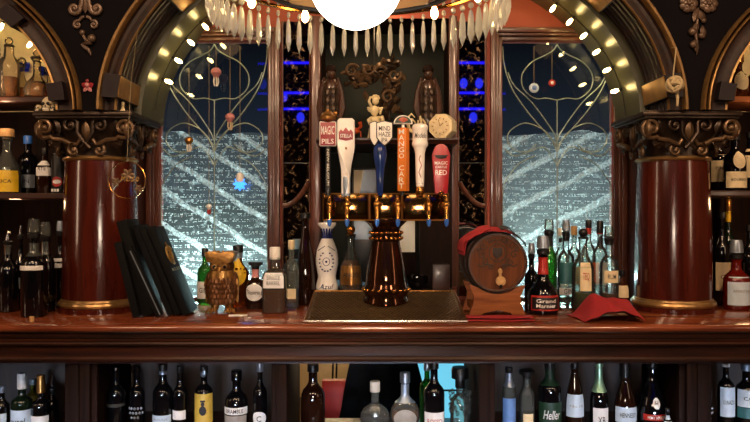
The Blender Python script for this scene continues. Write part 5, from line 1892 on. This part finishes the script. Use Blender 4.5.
# ------------------------------------------------------------------ gold owl figurine
def owl():
    d = 3.48
    s = d / F
    t = thing('owl_figurine', 'gold and bronze owl figurine with flat crown standing on the counter', 'figurine', (X(222, d), d, CT))
    z = lambda py: max(0.0, Z(py, d) - CT)
    MB().lathe([(9 * s, z(304)), (12.5 * s, z(298)), (13.5 * s, z(288)), (13 * s, z(278)), (12 * s, z(270))], 28, sy=0.85).build('body', 'owl_gold', t)
    mb = MB()
    for row in range(5):
        for k in range(9):
            a = radians(-64 + 16 * k + (8 if row % 2 else 0))
            R_ = 13.2 * s
            mb.leaf((R_ * sin(a), -R_ * 0.85 * cos(a), z(277 + row * 5.0)), (0.05 * sin(a), -0.1, -1), 7 * s, 4.5 * s, 0.006, 0.25, (sin(a), -cos(a), 0))
    mb.build('breast_feathers', 'owl_dark', t)
    for sg in (-1, 1):
        wg = MB()
        wg.ball((sg * 13 * s, 0.004, z(286)), 6.2 * s, (0.62, 1.1, 2.3), 14, 10)
        w_ = wg.build('wing', 'owl_dark', t)
        mb = MB()
        for k in range(5):
            mb.leaf((sg * (15.5 - k * 0.3) * s, -0.012 + 0.012 * k * 0.3, z(278 + k * 4)), (sg * 0.12, -0.1, -1), 9 * s, 4 * s, 0.005, 0.15, (sg * 0.8, -0.6, 0))
        mb.build('feathers', 'owl_gold', w_)
        lg = MB().tube([(sg * 6.5 * s, 0, z(301)), (sg * 7.0 * s, -0.004, z(308)), (sg * 7.5 * s, -0.008, 0.014)], [0.022, 0.018, 0.015], 10)
        lg.build('leg', 'owl_gold', t)
        ft = MB()
        for a in (-40, 0, 40):
            dx, dy = sin(radians(a)) * 0.040, -cos(radians(a)) * 0.045
            ft.tube([(sg * 9 * s, -0.006, 0.013), (sg * 9 * s + dx * 0.6, -0.006 + dy * 0.6, 0.015), (sg * 9 * s + dx, -0.006 + dy, 0.006)], [0.011, 0.010, 0.004], 8)
        ft.build('foot', 'owl_gold', t)
        eye = MB().lathe([(0.001, 0.010), (3.0 * s, 0.008), (4.2 * s, 0.0), (4.4 * s, -0.008)], 18, mat=Matrix.Rotation(radians(90), 3, 'X'), c=(sg * 5.2 * s, -10.5 * s, z(266)), cap=False).build('eye_disc', 'owl_gold', t)
        MB().ball((sg * 5.2 * s, -10.5 * s - 0.009, z(266)), 1.8 * s, (1, 0.6, 1), 10, 8).build('pupil', 'black_gloss', eye)
    MB().ball((0, 0, z(266)), 12.5 * s, (1.0, 0.85, 0.78), 24, 14).build('head', 'owl_dark', t)
    mb = MB()
    mb.prism([(-15 * s, z(252)), (-13 * s, z(261)), (-6 * s, z(263)), (0, z(265.5)), (6 * s, z(263)), (13 * s, z(261)), (15 * s, z(252)), (8 * s, z(250.5)), (0, z(252.5)), (-8 * s, z(250.5))], -12 * s, 9 * s, 0.006)
    mb.build('brow_crown', 'owl_gold', t)
    MB().lathe([(2.6 * s, 0), (1.8 * s, 0.012), (0.001, 0.026)], 10, mat=Matrix.Rotation(radians(125), 3, 'X'), c=(0, -11 * s, z(268))).build('beak', 'owl_gold', t)
    mb = MB()
    for k in range(6):
        mb.ball(((-11 + 4.4 * k) * s, -6 * s, z(251.5)), 1.9 * s, (1, 1, 0.8), 8, 6)
    mb.build('crown_studs', 'owl_gold', t)
    return t


owl()
o = MB().box((X(238, 3.36), 3.36, CT + 0.004), (0.085, 0.03, 0.006), 0.001, Matrix.Rotation(radians(6), 3, 'Z')).build('paper_slip', 'white')
tag(o, 'small white paper slip on counter beside the gold owl figurine', 'paper')

# ------------------------------------------------------------------ small things on the capitals
def skull(label, px, py, r_px, d, zb_, group='skulls on the left capital'):
    s_ = d / F
    r = r_px * s_
    t = thing('skull', label, 'skull', (X(px, d), d, zb_), 0, group)
    MB().ball((0, 0.01, r * 1.25), r, (0.92, 1.1, 0.95), 18, 12).ball((0, -r * 0.45, r * 0.75), r * 0.62, (0.95, 0.8, 0.8), 14, 10).build('cranium', 'bone', t)
    for sg in (-1, 1):
        MB().ball((sg * r * 0.36, -r * 0.93, r * 1.08), r * 0.25, (1, 0.5, 1), 10, 8).build('eye_socket', 'black', t)
    MB().lathe([(r * 0.14, 0), (0.001, r * 0.26)], 6, c=(0, -r * 0.98, r * 0.66)).build('nose', 'black', t)
    mb = MB()
    mb.box((0, -r * 0.62, r * 0.20), (r * 0.95, r * 0.6, r * 0.38), r * 0.12)
    mb.build('jaw', 'bone', t)
    mb = MB()
    for k in range(6):
        mb.box(((k - 2.5) * r * 0.15, -r * 0.94, r * 0.36), (r * 0.11, r * 0.06, r * 0.2), r * 0.02)
    mb.build('teeth', 'white', t)
    return t


AT = 2.0195
skull('large toy skull at the left end of the left capital', 48.5, 100, 7.2, 3.42, AT)
skull('small toy skull left of the large skull on the capital', 38, 104, 3.4, 3.41, AT)
skull('small toy skull in front of the large skull on the capital', 53, 106, 3.0, 3.385, AT)
skull('small toy skull right of the large skull on the capital', 61, 104, 3.6, 3.41, AT)
for px, lb in ((103.5, 'left white die of the pair on the left capital'), (109, 'right white die of the pair on the left capital')):
    s_ = 3.38 / F
    t = thing('die', lb, 'die', (X(px, 3.385), 3.385, AT), 0.2, 'dice on the left capital')
    MB().box((0, 0, 2.3 * s_), (4.6 * s_,) * 3, 0.0025).build('cube_body', 'white', t)
    mb = MB()
    for (u, v) in ((-1, -1), (1, 1), (0, 0), (-1, 1), (1, -1)):
        mb.ball((u * 1.2 * s_, -2.3 * s_, 2.3 * s_ + v * 1.2 * s_), 0.6 * s_, (1, 0.4, 1), 8, 6)
    mb.build('pips', 'black', t)
pw = MB().lathe([(2.6, 0), (2.7, 0.8), (1.9, 1.6), (1.3, 3), (1.1, 5.2), (1.9, 5.6), (1.2, 6.1), (1.7, 7.2), (1.6, 8.4), (0.9, 9.3), (0.02, 9.6)], 18)
for v in pw.bm.verts:
    v.co *= 3.38 / F
o = pw.build('chess_pawn', 'ivory', loc=(X(123, 3.385), 3.385, AT))
tag(o, 'pale chess pawn beside the dice on the left capital', 'chess piece')
# red and white charm on the wall
t = thing('hanging_charm', 'red and pink bow charm hanging on dark wall above the left capital', 'charm', P(88, 87, AF - 0.004))
for sg in (-1, 1):
    MB().leaf((0, -0.004, 0), (sg * 1, 0, 0.55), 0.032, 0.026, 0.008, 0.2).build('bow_loop', 'red_sign', t)
    MB().leaf((0, -0.004, 0), (sg * 0.7, 0, -0.8), 0.030, 0.018, 0.006, 0.15).build('ribbon_tail', 'pink', t)
MB().ball((0, -0.010, 0.008), 0.011, (1, 0.8, 1), 12, 8).build('knot', 'pink', t)
MB().ball((0, -0.009, 0.028), 0.008, (1, 0.7, 1), 10, 8).build('bead', 'red_sign', t)

# rope knot hanging at right
t = thing('hanging_rope_knot', 'pale rope knot ball hanging by a string before the central arch', 'rope knot', P(675, 85, 3.26))
mb = MB()
for k in range(7):
    ax = Vector((sin(k * 2.1), cos(k * 1.3), sin(k * 0.9 + 1))).normalized()
    u_ = ax.orthogonal().normalized()
    v_ = ax.cross(u_)
    R_ = 0.030 + 0.002 * (k % 3)
    mb.tube([(u_ * cos(2 * pi * i / 20) + v_ * sin(2 * pi * i / 20)) * R_ + ax * 0.010 * ((k % 3) - 1) for i in range(20)], 0.008, 7, closed=True)
mb.build('knot', 'twine', t)
s_ = 3.26 / F
MB().tube([(0.0, 0, 0.03), (-0.008, 0, 10 * s_), (0.006, 0.0, 38 * s_), (0.010, 0.06, 40 * s_)], 0.0028, 6).build('string', 'twine', t)
MB().tube([(0.006, 0, -0.03), (0.012, 0.0, -0.055), (0.010, 0, -0.095)], [0.006, 0.007, 0.005], 7).build('rope_tail', 'twine', t)

# flower ring suncatcher at left
SD = 3.15
s_ = SD / F
t = thing('hanging_suncatcher', 'round gold wire suncatcher with flower before the left column', 'suncatcher', P(127, 180, SD))
MB().tube([(18.5 * s_ * cos(2 * pi * k / 40), 0, 18.5 * s_ * sin(2 * pi * k / 40)) for k in range(40)], 0.0026, 6, closed=True).build('ring', 'brass', t)
for (cx_, cz_, r_, mat_) in ((1, 5, 7, 'bronze_lit'), (-11, -2, 5, 'bronze_lit'), (12, -9, 5, 'bronze_lit')):
    fl = MB()
    for k in range(6):
        a = 2 * pi * k / 6
        fl.leaf((cx_ * s_, -0.002, cz_ * s_), (cos(a), 0, sin(a)), r_ * s_, r_ * 0.6 * s_, 0.003, 0.15)
    fl.build('flower', mat_, t)
MB().tube([(-14 * s_, 0, -10 * s_), (-8 * s_, 0, -1 * s_), (0, 0, 3 * s_), (8 * s_, 0, -2 * s_), (13 * s_, 0, -12 * s_)], 0.002, 6).build('stem', 'bronze_lit', t)
lettering('Rose', 19 * s_, 7 * s_, t, (3 * s_, -0.004, 2 * s_), 'gold_ink')
MB().tube([(0, 0, 18.5 * s_), (0, 0.05, 100 * s_), (0, 0.14, 158 * s_)], 0.0007, 5).build('string', 'twine', t)

# ------------------------------------------------------------------ niche contents
SH = sz + 0.0006      # shelf height
def carved_bust(label, px, name='carved_figure'):
    d = 3.88
    s = d / F
    t = thing(name, label, 'carving', (X(px, d), d, SH), 0, 'carved figures in the niche')
    z = lambda py: max(0, Z(py, d) - SH)
    MB().lathe([(8 * s, 0), (8.5 * s, 0.01), (6 * s, z(134)), (4.5 * s, z(128))], 20).build('pedestal', 'dark_wood', t)
    MB().lathe([(4 * s, z(130)), (6.5 * s, z(120)), (8.5 * s, z(105)), (9 * s, z(92)), (8 * s, z(84)), (4 * s, z(79))], 24, sy=0.7).build('torso', 'carved', t)
    hd = MB().ball((0, -0.012, z(75)), 5.2 * s, (0.9, 1.0, 1.15), 18, 12).ball((0, -0.04, z(76)), 2.0 * s, (0.6, 0.8, 1.2), 10, 8).build('head', 'carved', t)
    MB().lathe([(5.4 * s, z(72)), (5.8 * s, z(69)), (4 * s, z(66)), (0.001, z(65))], 16, c=(0, -0.008, 0)).build('headdress', 'dark_wood', t)
    for sg in (-1, 1):
        MB().ball((sg * 2 * s, -0.036, z(74)), 0.005, (1, 0.6, 0.8), 8, 6).build('eye', 'black', hd)
        wg = MB()
        for k in range(5):
            wg.tube([(sg * (6 + k * 0.7) * s, 0.01 + 0.004 * k, z(78 + k * 2)), (sg * (10.5 + k * 0.5) * s, 0.0, z(92 + k * 4)), (sg * (9 - k * 0.3) * s, -0.01, z(112 + k * 3))], [2.0 * s, 2.4 * s, 0.8 * s], 8)
        wg.build('wing', 'carved', t)
    mb = MB()
    for row in range(4):
        for k in range(5):
            a = radians(-50 + 25 * k)
            mb.leaf((8.4 * s * sin(a), -6.2 * s * cos(a), z(88 + row * 8)), (0, -0.1, -1), 9 * s, 5 * s, 0.006, 0.2, (sin(a), -cos(a), 0))
    mb.build('breast_carving', 'bronze', t)
    return t


M['carved'] = wood('carved', '#1d0f0a', '#4a2a1b', 'Z', 0.3, 14, 0.4)
carved_bust('dark carved winged figure at left side of niche shelf', 331)
carved_bust('dark carved winged figure at right side of niche shelf', 428)

# carved leafy crest hanging over the niche
t = thing('hanging_carved_crest', 'gold brown carved leaf crest across the middle of the niche', 'carving', P(374, 85, 3.92))
s = 3.92 / F
rr = random.Random(4)
for part, (name, mat_) in enumerate((('leaf_garland', 'bronze_lit'), ('leaf_garland', 'bronze'))):
    mb = MB()
    for k in range(46):
        u = rr.random()
        if u < 0.6:
            v = rr.random()
            px, py = 349 + 55 * v, 76 + 8 * sin(v * pi * 2.2) + rr.uniform(-8, 8)
        else:
            v = rr.random()
            px, py = 389 + rr.uniform(-7, 6), 80 + 42 * v
        a = rr.uniform(0, 2 * pi)
        mb.leaf(((px - 374) * s, rr.uniform(-0.03, 0.02), (85 - py) * s), (cos(a), -0.2, sin(a)), rr.uniform(7, 12) * s, rr.uniform(4, 6) * s, 0.010, rr.uniform(0.1, 0.5))
    mb.build(name, mat_, t)
mb = MB()
for sg, (cx_, cy_) in ((1, (352, 72)), (-1, (368, 70)), (1, (380, 74)), (-1, (394, 76)), (1, (388, 98))):
    pts = spiral(((cx_ - 374) * s, (85 - cy_) * s), 7 * s, 0.5, 1.3, sg, 20)
    mb.tube([(p[0], -0.03, p[1]) for p in pts], [0.010 - 0.006 * i / 20 for i in range(21)], 8)
mb.build('scrolls', 'bronze_lit', t)
MB().tube([(-26 * s, 0.02, 10 * s), (-10 * s, 0.0, 14 * s), (8 * s, 0.0, 12 * s), (16 * s, 0.0, 4 * s), (15 * s, 0, -34 * s)], [0.012, 0.016, 0.016, 0.014, 0.008], 8).build('branch', 'bronze', t)
MB().tube([(0, 0.0, 12 * s), (0, 0.01, 30 * s), (0, 0.06, 62 * s)], 0.004, 6).build('wire', 'black', t)

# cherub
def cherub():
    d = 3.80
    s = d / F
    t = thing('cherub_figurine', 'small cream cherub figurine on the niche shelf', 'figurine', (X(375, d), d, SH))
    z = lambda py: max(0, Z(py, d) - SH)
    MB().lathe([(7.5 * s, 0), (7.8 * s, 0.006), (6.5 * s, z(133)), (6 * s, z(128))], 18).build('base', 'ivory', t)
    mb = MB()
    mb.ball((0, 0, z(121)), 6 * s, (1.15, 0.9, 0.8), 14, 10).ball((-0.5 * s, -0.005, z(111)), 4.2 * s, (1.0, 0.8, 1.3), 14, 10)
    mb.tube([(3 * s, -0.01, z(119)), (7 * s, -0.03, z(118)), (9 * s, -0.03, z(125))], [2.6 * s, 2.2 * s, 1.4 * s], 8)
    mb.tube([(-3 * s, -0.01, z(119)), (-6 * s, -0.035, z(121)), (-4 * s, -0.04, z(127))], [2.6 * s, 2.2 * s, 1.4 * s], 8)
    mb.tube([(-3.5 * s, 0, z(107)), (-6 * s, -0.02, z(102)), (-4.5 * s, -0.02, z(97))], [1.6 * s, 1.3 * s, 1.0 * s], 8)
    mb.tube([(3 * s, 0, z(108)), (6 * s, -0.02, z(111)), (5 * s, -0.03, z(115))], [1.6 * s, 1.3 * s, 1.0 * s], 8)
    mb.ball((0.5 * s, -0.006, z(101)), 3.8 * s, (0.95, 0.95, 1.05), 14, 10).ball((0.5 * s, -0.026, z(100.5)), 0.7 * s, (1, 1, 1), 8, 6)
    mb.build('body', 'ivory', t)
    mb = MB()
    for k in range(9):
        a = k * 0.7
        mb.ball((0.5 * s + 3.0 * s * cos(a), 0.004, z(98) + 2.2 * s * abs(sin(a))), 1.6 * s, (1, 1, 1), 8, 6)
    mb.build('hair', 'ivory', t)
    for sg in (-1, 1):
        MB().leaf((sg * 1.5 * s, 0.016, z(112)), (sg * 0.8, 0.3, 0.7), 9 * s, 5 * s, 0.006, 0.1).build('wing', 'ivory', t)
    return t


cherub()
# crab-like red ornament
t = thing('crab_figurine', 'small orange red crab figurine between carved figure and cherub', 'figurine', (X(352, 3.80), 3.80, SH))
s = 3.8 / F
MB().ball((0, 0, 8 * s), 6.5 * s, (1.2, 0.8, 0.6), 16, 10).build('shell', 'orange_red', t)
MB().lathe([(5 * s, 0), (5 * s, 2 * s), (2 * s, 5 * s)], 14).build('base', 'dark_wood', t)
for sg in (-1, 1):
    MB().tube([(sg * 5 * s, -0.01, 9 * s), (sg * 9 * s, -0.02, 12 * s), (sg * 8 * s, -0.03, 16 * s)], [1.2 * s, 1.6 * s, 2.2 * s], 8).build('claw', 'orange_red', t)
    for k in range(3):
        MB().tube([(sg * 5 * s, 0.008 * k - 0.008, 7 * s), (sg * 8.5 * s, 0.01 * k - 0.01, 7.5 * s), (sg * 9 * s, 0.012 * k - 0.012, 2 * s)], 0.7 * s, 6).build('leg', 'orange_red', t)
# small crowned head
t = thing('crowned_head', 'small dark crowned head carving below the left winged figure', 'carving', (X(331, 3.79), 3.79, SH))
z = lambda py: max(0, Z(py, 3.79) - SH)
MB().lathe([(6.5 * s, 0), (7 * s, z(135)), (4.5 * s, z(131)), (3.5 * s, z(127))], 16).build('bust', 'carved', t)
MB().ball((0, -0.004, z(121)), 6.0 * s, (0.95, 1, 1.1), 16, 12).build('head', 'carved', t)
mb = MB()
for k in range(9):
    a = 2 * pi * k / 9
    mb.ball((5.2 * s * sin(a), -5.2 * s * cos(a), z(113.5)), 1.4 * s, (1, 1, 1.4), 8, 6)
mb.tube([(5.6 * s * sin(2 * pi * k / 20), -5.6 * s * cos(2 * pi * k / 20), z(116)) for k in range(20)], 1.2 * s, 6, closed=True)
mb.build('crown', 'cap_gold', t)
# octagonal clock
d = 3.80
s = d / F
t = thing('octagonal_clock', 'cream octagonal drum clock at right end of niche shelf', 'clock', (X(443, d), d, SH + 0.0), radians(-24))
oct_ = [(13 * s * cos(pi / 8 + pi / 4 * k), 12.1 * s + 13 * s * sin(pi / 8 + pi / 4 * k)) for k in range(8)]
MB().prism(oct_, -0.045, 0.045, 0.006).build('case', 'ivory', t, angle=25)
oct2 = [(9.6 * s * cos(pi / 8 + pi / 4 * k), 12.1 * s + 9.6 * s * sin(pi / 8 + pi / 4 * k)) for k in range(8)]
fc = MB().prism(oct2, -0.050, -0.044, 0.002).build('dial', 'cream_label', t)
mb = MB()
for k in range(12):
    a = 2 * pi * k / 12
    mb.box((7.6 * s * sin(a), -0.051, 12.1 * s + 7.6 * s * cos(a)), (0.004, 0.002, 0.009), 0, Matrix.Rotation(-a, 3, 'Y').inverted())
mb.build('hour_marks', 'brass_dark', fc)
MB().tube([(0, -0.052, 12.1 * s), (3.5 * s, -0.052, 15 * s)], 0.0022, 6).tube([(0, -0.052, 12.1 * s), (-1.5 * s, -0.052, 18.5 * s)], 0.0018, 6).build('hands', 'brass_dark', fc)
# coral
t = thing('coral_ornament', 'white branching coral ornament above the white tap handle', 'ornament', (X(419, 3.82), 3.82, SH))
mb = MB()
rr = random.Random(9)
for k in range(9):
    a = rr.uniform(-1.3, 1.3)
    h_ = rr.uniform(14, 28) * s
    mb.tube([(0, 0, 3 * s), (sin(a) * h_ * 0.5, 0.01 * cos(k), h_ * 0.45), (sin(a) * h_ * 0.6, 0.02 * sin(k), h_ * 0.8), (sin(a) * h_ * 0.35, 0.02 * sin(k), h_), (sin(a) * h_ * 0.2, 0.0, h_ * 0.85)], [0.007, 0.006, 0.006, 0.005, 0.003], 7)
mb.build('branches', 'ivory', t)
MB().lathe([(5 * s, 0), (4 * s, 3 * s), (2 * s, 5 * s)], 14).build('base', 'ivory', t)
# blue picture and mirror leaning in the lower niche
t = thing('picture', 'small blue framed picture leaning behind the twisted white tap handle', 'picture', (X(365, 4.2), 4.2, ZP))
hh_ = Z(168, 4.2) - ZP
MB().b2((-0.075, 0, 0), (0.075, 0.02, hh_), 0.004).build('frame', 'black', t)
MB().b2((-0.065, -0.003, 0.25), (0.065, 0.0, hh_ - 0.012)).build('print', 'pic_blue', t)
MB().prism([(-0.065, hh_ - 0.012), (-0.01, hh_ - 0.012), (-0.03, hh_ - 0.15), (-0.065, hh_ - 0.15)], -0.005, -0.002).build('pale_shape', 'cream', t)
t = thing('picture', 'small framed mirror with a painted pale reflection behind the copper tower neck', 'picture', (X(403, 4.1), 4.1, ZP))
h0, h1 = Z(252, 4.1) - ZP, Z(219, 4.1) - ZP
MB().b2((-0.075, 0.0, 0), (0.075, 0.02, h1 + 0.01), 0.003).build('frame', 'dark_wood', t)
MB().b2((-0.068, -0.003, h0), (0.068, 0.0, h1)).build('print', 'pale_reflection', t)  # pale panel painted as the mirror's reflection of an arm
t = thing('small_bowl', 'small dark bowl on the ledge right of the copper tower', 'bowl', (X(417, 3.82), 3.82, ZP))
MB().lathe([(5 * s, 0), (9 * s, 4 * s), (11 * s, 10 * s), (10.5 * s, 14 * s), (9.5 * s, 10 * s), (0.001, 5 * s)], 24).build('bowl_body', 'black_gloss', t)
MB().ball((-2 * s, 0, 12 * s), 5 * s, (1.3, 1, 0.7), 12, 8).build('contents', 'g_black', t)
o = MB().b2((X(432, 3.8), 3.76, ZP), (X(449, 3.8), 3.87, Z(264, 3.8)), 0.004).build('wooden_box', 'shelf_wood')
tag(o, 'small dark wooden box on the ledge beside the barrel', 'box')


# ------------------------------------------------------------------ hanging window ornaments
def hanging_ornament(label, px, py, r, m1, m2, lit=None, kind='balloon'):
    d = 3.93
    s_ = d / F
    t = thing('hanging_ornament', label, 'ornament', P(px, py, d), 0, 'ornaments hanging in the windows')
    rp = r * s_
    if kind == 'balloon':
        MB().lathe([(rp * 0.30, -rp * 0.9), (rp * 0.55, -rp * 0.6), (rp * 0.95, 0), (rp * 0.9, rp * 0.5), (rp * 0.5, rp * 0.9), (0.001, rp)], 16).build('dome', m1, t)
        for k in range(5):
            a = 2 * pi * k / 5
            MB().tube([(rp * 0.4 * cos(a), rp * 0.4 * sin(a), -rp * 0.8), (rp * 0.5 * cos(a), rp * 0.5 * sin(a), -rp * 1.6), (rp * 0.3 * cos(a), rp * 0.3 * sin(a), -rp * 2.4)], 0.0028, 5).build('tassel', m2, t)
    elif kind == 'star':
        MB().lathe([(rp * 0.5, rp * 0.3), (rp * 0.65, rp * 0.6), (rp * 0.5, rp * 1.6), (0.001, rp * 1.8)], 12).build('cap', m1, t)
        mb = MB()
        for k in range(8):
            a = 2 * pi * k / 8
            mb.leaf((0, -0.004, 0), (cos(a), 0, sin(a)), rp * 1.1, rp * 0.5, 0.004, 0.1)
        mb.build('star', m2, t)
    else:
        MB().ball((0, 0, 0), rp, (1, 0.4, 1), 14, 10).build('disc', m1, t)
        MB().ball((0, -rp * 0.3, 0), rp * 0.5, (1, 0.5, 1), 12, 8).build('centre', m2, t)
    MB().tube([(0, 0, rp * 0.8), (0, 0, (py - (46 if px > 205 else 68)) * s_)], 0.0008, 5).build('string', 'twine', t)
    return t


hanging_ornament('pink and white glass jellyfish ornament in the top of left window', 216, 73, 5.5, 'pink', 'white')
hanging_ornament('gold and white bell ornament at left of left window', 189, 141, 4.5, 'cap_gold', 'white')
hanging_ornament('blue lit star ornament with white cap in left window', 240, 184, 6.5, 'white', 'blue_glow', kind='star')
hanging_ornament('slim red and white ornament low in the middle of left window', 209, 207, 3.0, 'white', 'red_label')
hanging_ornament('salmon shell ornament at right of left window', 230, 118, 5, 'pink', 'cream')
hanging_ornament('small red round ornament in the top of right window', 552, 83, 3.6, 'red_label', 'white', kind='disc')
hanging_ornament('pale blue bird shaped ornament in the top of right window', 534, 88, 5.0, 'cool_label', 'blue_label', kind='disc')

# ------------------------------------------------------------------ chandelier
CHX, CHY = -0.045, 2.0
ch = thing('chandelier', 'crystal chandelier with white globe and fringe of prisms', 'chandelier', (CHX, CHY, 2.17))
gl = MB().ball((-0.008, 0, 0.016), 0.130, (1, 1, 1), 40, 24).build('globe', 'globe', ch)
MB().lathe([(0.285, 0.0), (0.292, 0.006), (0.290, 0.016), (0.282, 0.014)], 48, cap=False).build('shade_rim', 'iron', ch)
MB().lathe([(0.286, 0.012), (0.27, 0.06), (0.20, 0.13), (0.10, 0.18)], 12, cap=False).build('shade', 'shade_glass', ch)
MB().lathe([(0.10, 0.18), (0.05, 0.20), (0.03, 0.24), (0.02, 0.30), (0.018, ZC - 2.17)], 20).build('stem', 'brass_dark', ch)
RR = 0.405
MB().tube([(RR * cos(2 * pi * k / 64), RR * sin(2 * pi * k / 64), 0.035) for k in range(64)], 0.006, 6, closed=True).build('crystal_ring', 'brass', ch)
for k in range(6):
    a = 2 * pi * k / 6
    MB().tube([(0.03 * cos(a), 0.03 * sin(a), 0.26), (0.20 * cos(a), 0.20 * sin(a), 0.22), (0.34 * cos(a), 0.34 * sin(a), 0.10), (RR * cos(a), RR * sin(a), 0.035)], 0.006, 8).build('arm', 'brass_dark', ch)
proto = None
NP = 66
for k in range(NP):
    a = 2 * pi * k / NP
    loc = (RR * cos(a), RR * sin(a), 0.030)
    if proto is None:
        proto = MB().lathe([(0.001, -0.135), (0.0118, -0.106), (0.0095, -0.055), (0.0060, -0.034), (0.001, -0.028)], 8, sy=0.7).build('prism', 'crystal', ch, loc=loc, smooth=False)
        bead = MB().ball((0, 0, -0.016), 0.010, (1, 0.6, 1), 8, 6).build('bead', 'crystal', proto, smooth=False)
        bead2 = MB().ball((0, 0, 0.012), 0.008, (1, 0.6, 1), 8, 6).build('bead', 'crystal', proto, smooth=False)
    else:
        c = copy_of(proto, ch, loc, (0, 0, a + 0.3 * sin(k * 7)))
        copy_of(bead, c)
        copy_of(bead2, c)
    proto.rotation_euler = (0, 0, 0.2)
for k in range(10):
    a = 2 * pi * (k + 0.35) / 10
    b_ = MB().lathe([(0.011, 0.02), (0.011, 0.05)], 12, c=(0.35 * cos(a), 0.35 * sin(a), 0.0)).build('socket', 'brass', ch)
    MB().lathe([(0.006, 0.020), (0.011, 0.008), (0.012, -0.004), (0.007, -0.014), (0.001, -0.018)], 14, c=(0.35 * cos(a), 0.35 * sin(a), 0.0)).build('bulb', 'lamp_bulb', b_)

# ------------------------------------------------------------------ room behind the camera (seen in the mirrors)
t = thing('blue_lit_shelves', 'glass shelves lit by blue strips on far wall, seen in the veined mirrors', 'shelf', (0, YR + 0.3, 2.9))
yz = BW + (BW - (YR + 0.3))
for py in (62, 92, 108):
    zz_ = Z(py, yz) - 2.9
    for xa, xb in ((-1.75, -0.98), (1.1, 1.95)):
        MB().b2((xa, -0.02, zz_ - 0.03), (xb, 0.0, zz_ + 0.0)).build('light_strip', 'blue_led', t)
rr = random.Random(3)
MB().b2((-2.4, -0.28, -2.9), (2.4, -0.25, 1.3)).build('back_panel', 'dark_wood', t)
for k in range(9):
    x_ = rr.choice((rr.uniform(-1.7, -1.0), rr.uniform(1.15, 1.9)))
    MB().ball((x_, -0.1, rr.choice((-0.01, 0.30, 0.50)) + 0.06), 0.06, (1, 0.6, 1.3), 10, 8).build('blue_vase', 'blue_vase_glow', t)  # blue light put into the vases as their own glow

# ------------------------------------------------------------------ lights
def area(name, loc, tgt, size, power, col, sizey=None):
    l = bpy.data.lights.new(name, 'AREA')
    l.energy = power
    l.color = lin(col)[:3]
    l.size = size
    if sizey:
        l.shape = 'RECTANGLE'
        l.size_y = sizey
    o = bpy.data.objects.new(name, l)
    COL.objects.link(o)
    o.location = loc
    dv = Vector(tgt) - Vector(loc)
    o.rotation_euler = dv.to_track_quat('-Z', 'Y').to_euler()
    return o


def point(name, loc, power, col, r=0.05):
    l = bpy.data.lights.new(name, 'POINT')
    l.energy = power
    l.color = lin(col)[:3]
    l.shadow_soft_size = r
    o = bpy.data.objects.new(name, l)
    COL.objects.link(o)
    o.location = loc
    return o


# added warm fill from overhead, unseen
area('room_fill', (-1.3, 0.3, 4.2), (-0.8, 3.4, 1.2), 0.5, 80, '#ffd0a2')
area('room_fill', (1.4, 0.3, 4.2), (0.9, 3.4, 1.2), 0.5, 80, '#ffd0a2')
area('room_fill', (0.0, -1.6, 4.2), (0.0, 3.4, 1.0), 0.6, 85, '#ffd6ae')
# added cool fill strip low on the service side, unseen
wl = area('bay_fill', (0.1, 0.9, 0.60), (0.1, 3.3, 0.63), 4.2, 3.2, '#d2e4ff', 0.08)
wl.data.spread = radians(16)
# unseen lights added outside the windows, one high and one low under each sill
for sx in (-0.9, 1.01):
    area('outdoor_fill', (sx, 5.2, 3.6), (sx, 4.2, 1.5), 1.0, 60, '#cfe9f2')
    area('sill_fill', (sx, 4.35, 1.16), (sx, 4.05, 1.5), 0.55, 18.0, '#d8f0ee', 0.06)  # added low light that brightens the lower etching
# added tall lights, unseen, for the vertical streaks on the columns
area('streak_light', (-3.4, 2.0, 2.0), (-1.37, 3.6, 1.6), 0.12, 9, '#ffd9b4', 1.3)
area('streak_light', (3.1, 0.8, 2.0), (1.0, 3.6, 1.6), 0.12, 10, '#ffd9b4', 1.3)
area('room_fill', (-2.7, -1.7, 4.2), (0.0, 3.6, 1.4), 0.5, 60, '#ffd9b4')  # added frontal fill, unseen
area('room_fill', (2.8, -1.7, 4.2), (0.0, 3.6, 1.4), 0.5, 60, '#ffd9b4')  # added frontal fill from the other side, unseen
bl = area('bar_fill', (0.0, -0.5, 1.5), (0.0, 3.6, 1.25), 0.5, 4.5, '#ffe6cc', 0.2)  # added fill aimed at the niche centre, unseen
bl.data.spread = radians(50)
point('shelf_light', (-1.9, 3.62, 2.08), 1.6, '#ffd0a0', 0.03)  # added fill for the bottles on the left shelf
point('shelf_light', (2.0, 3.62, 2.08), 1.4, '#ffd0a0', 0.03)  # added fill for the bottles on the right shelf
# warm lamps over the side shelves
point('shelf_light', (-1.95, 3.72, 2.62), 170, '#ffcf85', 0.03)
point('shelf_light', (2.05, 3.72, 2.62), 14.0, '#ffb870', 0.03)
point('shelf_light', (2.0, 3.70, 1.60), 1.6, '#ffc890', 0.03)  # added fill below the right shelf, no fixture there
point('shelf_light', (-1.85, 3.70, 1.60), 1.2, '#ffc890', 0.03)  # added fill below the left shelf, no fixture there
point('passage_fill', (-0.3, 5.3, 0.8), 7.0, '#ffdcae', 0.03)  # added fill to brighten the cream passage wall
point('passage_fill', (-0.25, 4.14, 0.85), 3.5, '#ffdcae', 0.03)  # added fill on the front of the red box
point('niche_fill', (nc, 3.92, 2.58), 2.4, '#ffd09a', 0.04)  # added warm fill at the top of the niche

# ------------------------------------------------------------------ colour management
SC.view_settings.view_transform = 'Standard'
SC.view_settings.look = 'None'
SC.view_settings.gamma = 1.0
SC.view_settings.exposure = 0.0
SC.view_settings.use_curve_mapping = False
SC.cycles.use_denoising = True
SC.cycles.max_bounces = 10
SC.cycles.transparent_max_bounces = 24
SC.cycles.caustics_reflective = False
SC.cycles.caustics_refractive = False
SC.cycles.sample_clamp_indirect = 6.0
